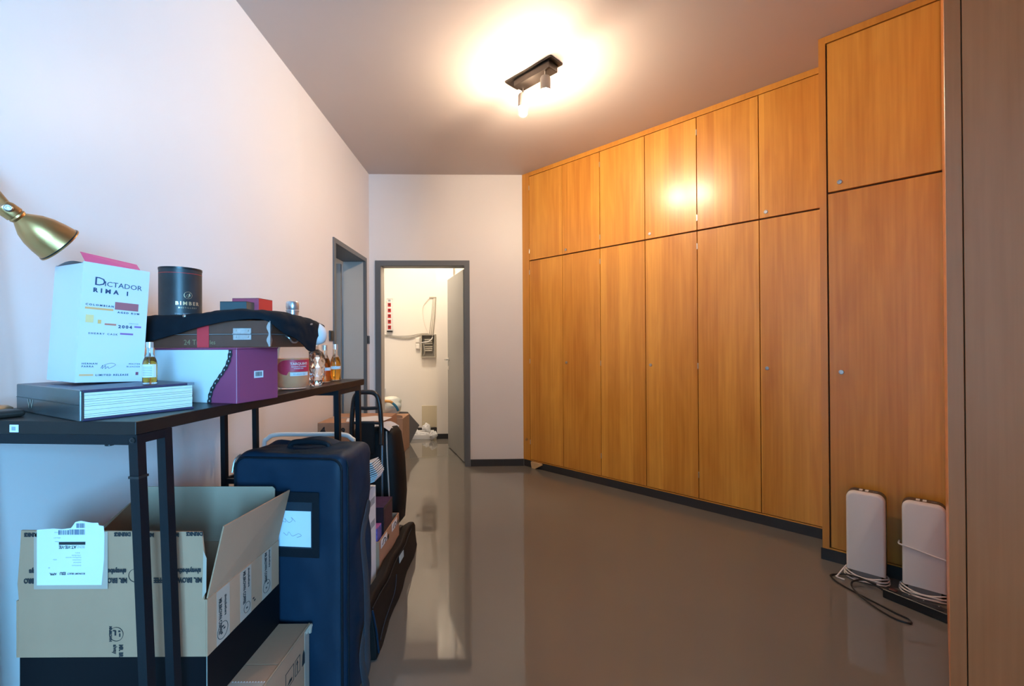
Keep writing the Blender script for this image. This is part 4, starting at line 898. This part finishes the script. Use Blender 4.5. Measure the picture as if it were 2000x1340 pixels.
# paper stack: a catalogue block with fanned leaflets
for k in range(11):
    lf = part('leaflet', box(nb(), -0.095, 0.0, 0, 0.10, 0.0, 0.0035), M_paper, None, mw=Matrix.Translation((-0.612+0.0042*min(k, 6)-0.004*max(0, k-7), 1.932, 0.700-0.0078*k)) @ Matrix.Rotation(math.radians(-20), 4, 'Y'))
    tag(lf, ('topmost' if k == 0 else 'lowest' if k == 10 else ('second', 'third', 'fourth', 'fifth', 'sixth', 'seventh', 'eighth', 'ninth', 'tenth')[k-1]+' from the top')+' white leaflet in the fanned bundle behind the carry bag', 'leaflet', 'white leaflets fanned above the tray')
PBX = thing('paper_folder', 'white printed folder box standing upright behind the carry bag', 'folder', loc=(-0.755, 1.93, 0))
part('folder_body', box(nb(), 0, 0.128, 0, 0.108, 0, 0.575, 0.002), M_paper, PBX)
for z0 in (0.40, 0.47, 0.53): part('print_block', box(nb(), 0.09, 0.12, -0.0006, 0, z0, z0+0.025), M_greyink, PBX)
for z0 in (0.40, 0.50): part('print_block', box(nb(), 0.128, 0.1286, 0.03, 0.09, z0, z0+0.03), M_greyink, PBX)
def galaxy(name, c1, c2):
    m = mat(name, c1, 0.35, noise=0.9, nscale=26); return m
DB = thing('dark_box', 'dark purple patterned box standing in the cardboard tray', 'box', loc=(-0.745, 2.17, 0.006))
part('box_body', box(nb(), 0, 0.115, 0, 0.16, 0, 0.415, 0.002), mat('black_violet_print', (0.016, 0.010, 0.016), 0.35, noise=0.8, nscale=25), DB)
part('top_face', box(nb(), 0.001, 0.114, 0.001, 0.159, 0.415, 0.4165), mat('violet_print', (0.06, 0.022, 0.06), 0.4, noise=0.9, nscale=40), DB)
part('side_print', box(nb(), 0.115, 0.1158, 0.02, 0.14, 0.30, 0.40), mat('magenta_print', (0.05, 0.012, 0.03), 0.4, noise=0.9, nscale=50), DB)
DB2 = thing('blue_box', 'small blue violet printed box standing in the cardboard tray', 'box', loc=(-0.735, 2.09, 0.006))
part('box_body', box(nb(), 0, 0.098, 0, 0.07, 0, 0.345, 0.002), mat('galaxy_blue_print', (0.12, 0.10, 0.36), 0.4, noise=0.95, nscale=60), DB2)
part('top_face', box(nb(), 0.001, 0.097, 0.001, 0.069, 0.345, 0.3462), mat('galaxy_pink_print', (0.36, 0.10, 0.30), 0.4, noise=0.95, nscale=60), DB2)

# --- long black bag leaning against the tray
LG = thing('long_bag', 'long slim black bag lying on the floor beside the carry bag', 'bag', loc=(-0.522, 1.725, 0), rz=0.052)
Lb = 0.97
bm = nb(); sec = []
for k in range(13):
    s = k/12; y = s*Lb; e = min(1, (1-abs(2*s-1))*9+0.55)
    hh = (0.215-0.05*s)*(0.86+0.14*e); tk = 0.052*(0.7+0.3*e)
    lean = -0.13
    ring_ = []
    for (u, v) in ((-0.5, 0.02), (-0.3, 0), (0.3, 0), (0.5, 0.02), (0.5, 0.15), (0.5, 0.5), (0.5, 0.85), (0.35, 0.98), (-0.35, 0.98), (-0.5, 0.85), (-0.5, 0.5), (-0.5, 0.15)):
        ring_.append((u*tk-tk/2-0.004+lean*v*hh+0.005*math.sin(y*17+v*4), y+0.02*(v-0.5)*(1 if s < 0.5 else -1), v*hh))
    sec.append(ring_+[ring_[0]])
loft(bm, sec); bmesh.ops.remove_doubles(bm, verts=bm.verts[:], dist=1e-5); bmesh.ops.holes_fill(bm, edges=[e for e in bm.edges if e.is_boundary], sides=20)
o = part('bag_body', bm, M_nyl, LG, True, angle=60); md = o.modifiers.new('b', 'BEVEL'); md.width = 0.006; md.segments = 2
def lbp(y, v, d=0.0):
    hh = 0.215-0.05*y/Lb; return (-0.002+d-0.13*v*hh+0.005*math.sin(y*17+v*4), y, v*hh)
part('zip', tube(nb(), [lbp(0.02+0.12*i, 0.86, 0.002) for i in range(8)], 0.003, 6), M_bagd, LG, True)
part('seam_piping', tube(nb(), [lbp(0.03, 0.25, 0.003), lbp(0.15, 0.28, 0.003), lbp(0.32, 0.40, 0.003), lbp(0.40, 0.62, 0.003)], 0.002, 6), M_bag, LG, True)
a = Vector(lbp(0.50, 0.70, 0.002)); 
bm = nb(); prism(bm, [lbp(0.50, 0.66, 0.004), lbp(0.58, 0.66, 0.004), lbp(0.58, 0.84, 0.004), lbp(0.50, 0.84, 0.004)], (0.001, 0, 0)); part('name_tag', bm, mat('pale_blue_tag', (0.42, 0.55, 0.60), 0.5), LG, label='small pale blue tag')
part('end_patch', tube(nb(), [lbp(0.004, 0.1, 0.002), lbp(0.004, 0.5, 0.002), lbp(0.01, 0.85, 0.002)], 0.004, 6), M_bag, LG, True)

# ================================================================== WALL SWITCHES
def switch(label, mw):
    t = thing('light_switch', label, 'switch', mw)
    part('plate', box(nb(), -0.04, 0.04, -0.011, 0, -0.04, 0.04, 0.004, 2), M_black, t); part('rocker', box(nb(), -0.028, 0.028, -0.0135, -0.0108, -0.028, 0.028, 0.001), M_black, t)
ML = lambda b, z: MR @ Matrix(((0, -1, 0, XL), (1, 0, 0, b), (0, 0, 1, z), (0, 0, 0, 1)))
switch('black wall switch left of the side door', ML(3.45, 1.29))
switch('black wall switch in the corner between the two doors', ML(4.405, 1.27))

# ================================================================== CLOSET CONTENT
CB_ = 6.25          # closet back wall (room measure)
def cl(a, b, z): return MR @ Matrix.Translation((a, b, z))
PS = thing('power_strip', 'white power strip with red sockets fixed upright on the closet wall', 'power strip', cl(-1.52, CB_, 1.40))
part('housing', box(nb(), -0.035, 0.035, -0.045, 0, 0.02, 0.455, 0.004), M_white, PS)
part('end_cap', box(nb(), -0.036, 0.036, -0.046, 0, 0.0, 0.02), M_black, PS); part('end_cap', box(nb(), -0.036, 0.036, -0.046, 0, 0.455, 0.468), M_steel, PS)
M_rs = mat('red_socket', (0.55, 0.03, 0.03), 0.4)
for k in range(5):
    so = part('socket', box(nb(), -0.022, 0.022, -0.050, -0.045, 0.04+k*0.078, 0.092+k*0.078, 0.002), M_rs, PS)
    part('socket_hole', lathe(nb(), [(0.016, 0), (0.016, 0.001)], 16, Matrix.Translation((0, -0.050, 0.070+k*0.078)) @ Matrix.Rotation(math.pi/2, 4, 'X')), mat('dark_red_recess', (0.13, 0.01, 0.01), 0.5), so)
part('switch_rocker', box(nb(), -0.016, 0.016, -0.05, -0.045, 0.425, 0.448), M_greyink, PS)
EB = thing('fuse_box', 'open grey electrical distribution box with cables on the closet wall', 'electrical box', cl(-0.985, CB_, 1.045))
M_eb = mat('grey_beige_plastic', (0.42, 0.38, 0.31), 0.5); M_ebd = mat('grey_box_inside', (0.22, 0.20, 0.17), 0.6)
part('back', box(nb(), -0.1, 0.1, -0.006, 0, 0, 0.32), M_ebd, EB)
for q in ((-0.1, -0.088, 0, 0.32), (0.088, 0.1, 0, 0.32), (-0.088, 0.088, 0, 0.012), (-0.088, 0.088, 0.308, 0.32)): part('rim', box(nb(), q[0], q[1], -0.07, -0.006, q[2], q[3]), M_eb, EB)
for k in range(6): part('terminal_block', box(nb(), -0.055, 0.055, -0.04, -0.006, 0.085+k*0.028+(0.012 if k > 2 else 0), 0.105+k*0.028+(0.012 if k > 2 else 0), 0.002), M_eb, EB)
part('loose_wire', tube(nb(), [(0.06, -0.03, 0.31), (0.05, -0.06, 0.26), (0.0, -0.075, 0.22), (-0.07, -0.08, 0.21), (-0.11, -0.05, 0.20)], 0.006, 8), M_white, EB, True)
part('loose_wire', tube(nb(), [(-0.08, -0.03, 0.02), (-0.05, -0.05, 0.07), (-0.07, -0.04, 0.2)], 0.005, 8), M_eb, EB, True)
JB = thing('junction_box', 'pair of small cream junction boxes beside the fuse box', 'electrical box', cl(-1.135, CB_, 1.16))
for k in range(2):
    bo = part('box', box(nb(), -0.03, 0.03, -0.035, 0, k*0.085, 0.078+k*0.085, 0.004), M_cream, JB); part('lid', box(nb(), -0.022, 0.022, -0.04, -0.035, 0.012+k*0.085, 0.066+k*0.085, 0.002), M_cream, bo)
CN = thing('cable_duct', 'upright bundle of cables rising from the fuse box', 'cables', cl(-0.90, CB_, 1.37))
part('clamp', box(nb(), -0.075, 0.02, -0.02, 0, 0.505, 0.52), M_eb, CN)
for k in range(5):
    part('cable', tube(nb(), [(-0.075+0.012*k, -0.012-0.004*(k % 2), 0.0), (-0.045+0.010*k, -0.02, 0.22), (-0.02+0.008*k, -0.014, 0.5)], 0.006, 6), M_cream if k % 2 else M_eb, CN, True)
part('cable', tube(nb(), [(-0.07, -0.015, 0.51), (-0.15, -0.02, 0.42), (-0.17, -0.02, 0.30), (-0.13, -0.02, 0.12), (-0.08, -0.015, 0.0)], 0.004, 6), M_cream, CN, True)
for k, (z, sag) in enumerate(((1.365, 0.025), (1.355, 0.05), (1.345, 0.02))):
    cb = part('wall_cable', tube(nb(), [(-1.60, CB_-0.01, z), (-1.42, CB_-0.012, z-sag*0.8), (-1.25, CB_-0.014, z-sag*(0.6+0.3*k)), (-1.09, CB_-0.012, z+0.012), (-0.98, CB_-0.010, z+0.012)], 0.0045, 6), M_eb, None, True, mw=MR)
    tag(cb, ('uppermost', 'middle', 'lowest')[k]+' thin cable sagging between closet power strip and fuse box', 'cable', 'cables along the closet wall')
WP = thing('wall_panel', 'cream rectangular cover plate low on the closet wall', 'plate', cl(-0.98, CB_, 0.07))
part('plate', box(nb(), -0.105, 0.105, -0.012, 0, 0, 0.30, 0.002), mat('yellowed_cream', (0.62, 0.54, 0.38), 0.6), WP); part('screw', lathe(nb(), [(0.008, 0), (0.006, 0.003), (0, 0.004)], 12, Matrix.Translation((-0.08, -0.012, 0.07)) @ Matrix.Rotation(math.pi/2, 4, 'X')), M_steel, WP)
DT = thing('cable_conduit', 'white vertical cable conduit beside the open closet door', 'conduit', cl(-0.63, 5.80, 1.36))
part('conduit', box(nb(), -0.02, 0.04, -0.025, 0, 0, 1.5, 0.002), M_white, DT); part('end_shoe', box(nb(), -0.025, 0.045, -0.028, 0, -0.012, 0.0), M_eb, DT)
# white tray with crumpled papers
WT = thing('floor_tray', 'white low tray with rubbish on the closet floor', 'tray', cl(-1.32, 5.80, 0))
part('base', box(nb(), 0, 0.42, 0, 0.32, 0.0, 0.012), M_white, WT)
for q in ((0, 0.42, 0, 0.012), (0, 0.42, 0.308, 0.32), (0, 0.012, 0.012, 0.308), (0.408, 0.42, 0.012, 0.308)): part('rim', box(nb(), q[0], q[1], q[2], q[3], 0.012, 0.055, 0.003), M_white, WT)
def crumple(rr, seed, sx=1, sy=1, sz=1):
    random.seed(seed); bm = nb(); bmesh.ops.create_icosphere(bm, subdivisions=3, radius=rr)
    for v in bm.verts:
        k = 1+0.28*(math.sin(v.co.x*90/(rr*20)+seed)*math.sin(v.co.y*80/(rr*18)+seed*2)+random.uniform(-.5, .5)*0.6); v.co = Vector((v.co.x*k*sx, v.co.y*k*sy, v.co.z*k*sz))
    mz = min(v.co.z for v in bm.verts)
    for v in bm.verts: v.co.z -= mz
    return bm
for k, (a, b, rr, sx, sz) in enumerate(((-1.26, 5.92, 0.06, 1.2, 0.6), (-1.14, 5.95, 0.06, 1.5, 0.5), (-1.02, 5.93, 0.05, 1.4, 0.5), (-0.99, 6.05, 0.055, 1.0, 1.15), (-1.16, 6.06, 0.05, 1.3, 0.6))):
    cp = part('crumpled_paper', crumple(rr, k+2, sx, 0.8, sz), M_paper, None, False, mw=cl(a, b, 0.012)); tag(cp, ('leftmost crumpled white paper', 'flat crumpled paper in the middle', 'rightmost flat crumpled paper', 'tallest crumpled paper ball', 'rear flat crumpled paper')[k]+' in the low closet tray', 'paper', 'crumpled papers in the closet tray')
cp = part('crumpled_paper', crumple(0.05, 12, 1.0, 1.0, 1.0), M_paper, None, False, mw=cl(-0.855, 5.72, 0.0)); tag(cp, 'crumpled pinkish white paper beside the low tray', 'paper')
# closet carton with bag and grey sheet
CC = thing('closet_carton', 'tall brown carton with white bag inside the closet doorway', 'carton', cl(-1.62, 5.02, 0))
part('carton_body', box(nb(), 0, 0.535, 0, 0.36, 0, 0.395, 0.003), M_card, CC)
bm = nb(); prism(bm, [(0.0, -0.002, 0.36), (0.535, -0.002, 0.40), (0.53, -0.006, 0.425), (0.35, -0.006, 0.44), (0.0, -0.006, 0.40)], (0, 0.003, 0)); part('front_flap', bm, M_card, CC)
WB = part('plastic_bag', crumple(0.14, 21, 1.5, 0.9, 0.75), mat('white_polythene', (0.72, 0.72, 0.62), 0.35, noise=0.35, nscale=10), None, True, mw=cl(-1.35, 5.22, 0.396), angle=180); tag(WB, 'crumpled white plastic bag on top of the closet carton', 'bag')
for k, (pp_, c, nn) in enumerate((([(-0.06, -0.115, 0.165), (0.0, -0.125, 0.185), (0.10, -0.12, 0.18), (0.13, -0.10, 0.155)], (0.72, 0.34, 0.09), 'orange_print'), ([(0.13, -0.11, 0.16), (0.17, -0.11, 0.12), (0.19, -0.10, 0.07)], (0.02, 0.16, 0.26), 'teal_print'))):
    part('printed_stripe', tube(nb(), pp_, 0.015, 8), mat(nn, c, 0.5), WB, True)
GS = thing('grey_panel', 'dark grey board leaning behind the closet carton', 'board', cl(-1.20, 5.46, 0))
bm = nb(); prism(bm, [(-0.02, 0, 0.0), (0.09, 0.06, 0.0), (0.20, 0.10, 0.22), (0.06, 0.08, 0.39), (-0.05, 0.05, 0.40)], (0.0, 0.012, 0)); part('board', bm, mat('dark_grey_board', (0.13, 0.115, 0.10), 0.6), GS)
SP = thing('toilet_roll', 'white paper roll against the closet wall behind the bag', 'roll', cl(-1.64, 6.17, 0))
part('roll', lathe(nb(), [(0.02, 0), (0.07, 0), (0.07, 0.62), (0.02, 0.62)], 28), M_paper, SP, True); part('core', lathe(nb(), [(0.02, 0.0), (0.02, 0.615)], 16), M_card2, SP, True)

# ================================================================== WHITE DEVICES BY THE CUPBOARD
M_shell = mat('matt_white_shell', (0.70, 0.64, 0.60), 0.42); M_brownp = mat('brown_smoked_plastic', (0.045, 0.028, 0.020), 0.3)
def device(label, t0, wrap):
    t = thing('air_purifier', label, 'appliance', MC @ Matrix.Translation((t0, -0.435, 0)), group='white devices by the cupboard')
    W, TH, Z0, Z1, rc = 0.157, 0.085, 0.045, 0.447, 0.034
    def outline(ins, zlow):
        pts = [(ins, zlow), (W-ins, zlow)]
        for k in range(9):
            a = math.radians(k*11.25); pts.append((W-ins-rc+rc*math.cos(a), Z1-ins-rc+rc*math.sin(a)))
        for k in range(9):
            a = math.radians(90+k*11.25); pts.append((ins+rc+rc*math.cos(a), Z1-ins-rc+rc*math.sin(a)))
        return pts
    bm = nb()
    secs2 = []
    for (ins, y) in ((0.010, 0.0), (0.004, 0.003), (0.0, 0.012), (0.0, 0.034)): secs2.append([(x, y, z) for x, z in outline(ins, Z0)]+[(outline(ins, Z0)[0][0], y, Z0)])
    loft(bm, secs2); bmesh.ops.remove_doubles(bm, verts=bm.verts[:], dist=1e-6); bmesh.ops.holes_fill(bm, edges=[e for e in bm.edges if e.is_boundary], sides=60)
    part('front_shell', bm, M_shell, t, True, angle=40)
    bm = nb(); prism(bm, [(x, 0.0345, z) for x, z in outline(-0.001, Z0)], (0, TH-0.0345, 0)); bk = part('rear_shell', bm, M_brownp, t, True)
    for k in range(2):
        part('touch_button', box(nb(), 0.050+k*0.024, 0.064+k*0.024, 0.042, 0.074, Z1+0.0008, Z1+0.0018), M_white, bk)
    part('power_mark', box(nb(), 0.105, 0.125, 0.055, 0.060, Z1+0.0004, Z1+0.0016), M_greyink, bk)
    part('foot', box(nb(), 0.02, W-0.02, 0.012, TH-0.004, 0.0, Z0, 0.004), mat('device_foot', (0.30, 0.27, 0.25), 0.5), t)
    def coil(z, rx, ry, ph, n=24, turns=1.0, dz=0.004):
        return [(W/2+rx*math.cos(ph+2*math.pi*turns*i/n), 0.045+ry*math.sin(ph+2*math.pi*turns*i/n), z+dz*math.sin(3*2*math.pi*i/n)) for i in range(n+1)]
    for k, (z, rx, ry, ph) in enumerate(((0.008, 0.092, 0.075, 0.2), (0.014, 0.088, 0.068, 1.0), (0.021, 0.090, 0.071, 2.2), (0.028, 0.085, 0.066, 3.0))):
        part('white_cable', tube(nb(), coil(z, rx, ry, ph), 0.0036, 8, 0), M_shell, t, True)
    if wrap:
        part('white_cable', tube(nb(), [(-0.012, 0.05, 0.232), (-0.012, 0.0, 0.236), (0.0, -0.006, 0.233), (0.05, -0.0045, 0.224), (0.11, -0.0045, 0.212), (W+0.004, -0.004, 0.204), (W+0.010, 0.03, 0.196)], 0.0036, 8), M_shell, t, True)
    else:
        part('white_cable', tube(nb(), [(0.0, 0.01, 0.055), (-0.012, -0.012, 0.04), (-0.03, -0.04, 0.012), (-0.035, -0.05, 0.005), (0.0, -0.055, 0.004)], 0.0036, 8), M_shell, t, True)
    return t
device('white upright device with brown top, cable coiled only round its foot', 2.664, False)
device('white upright device with a cable wrapped across its front, partly behind wardrobe', 2.883, True)
d0, d1_ = Vector((2.825, -0.530, 0)), Vector((3.07, -0.61, 0)); dd = (d1_-d0); angp = math.atan2(dd.y, dd.x)
P2 = thing('power_strip', 'black multi-socket power strip on the floor before the white devices', 'power strip', MC @ Matrix.Translation(d0) @ Matrix.Rotation(angp, 4, 'Z'))
part('housing', box(nb(), 0, 0.42, -0.027, 0.027, 0.0, 0.042, 0.003), M_black, P2)
part('rocker_switch', box(nb(), 0.018, 0.046, -0.010, 0.010, 0.042, 0.045, 0.001), mat('dark_red_rocker', (0.10, 0.03, 0.025), 0.4), P2)
for k in range(7):
    so = part('socket', lathe(nb(), [(0.0205, 0.0425), (0.0205, 0.0435), (0.0185, 0.0435), (0.0175, 0.0428), (0.0, 0.0428)], 24, Matrix.Translation((0.085+k*0.053, 0, 0))), M_black, P2, True)
    part('earth_pin', box(nb(), 0.083+k*0.053, 0.087+k*0.053, 0.012, 0.017, 0.0428, 0.0445), M_steel, so)
def cabp(t, o, z): return tuple(MC @ Vector((t, -o, z)))
pts = [cabp(*q) for q in ((2.822, 0.530, 0.02), (2.79, 0.515, 0.03), (2.73, 0.475, 0.028), (2.665, 0.45, 0.016), (2.625, 0.455, 0.005), (2.605, 0.49, 0.005), (2.64, 0.545, 0.005), (2.72, 0.60, 0.005), (2.80, 0.645, 0.005), (2.87, 0.685, 0.005), (2.915, 0.705, 0.005), (2.92, 0.74, 0.005), (2.86, 0.735, 0.005), (2.77, 0.66, 0.006), (2.71, 0.585, 0.013), (2.70, 0.53, 0.022), (2.74, 0.50, 0.034), (2.79, 0.512, 0.036))]
bm = nb(); tube(bm, pts, 0.0042, 8); o = part('extension_lead', bm, M_black, None, True); tag(o, 'black cable looping over the floor from the black power strip', 'cable')
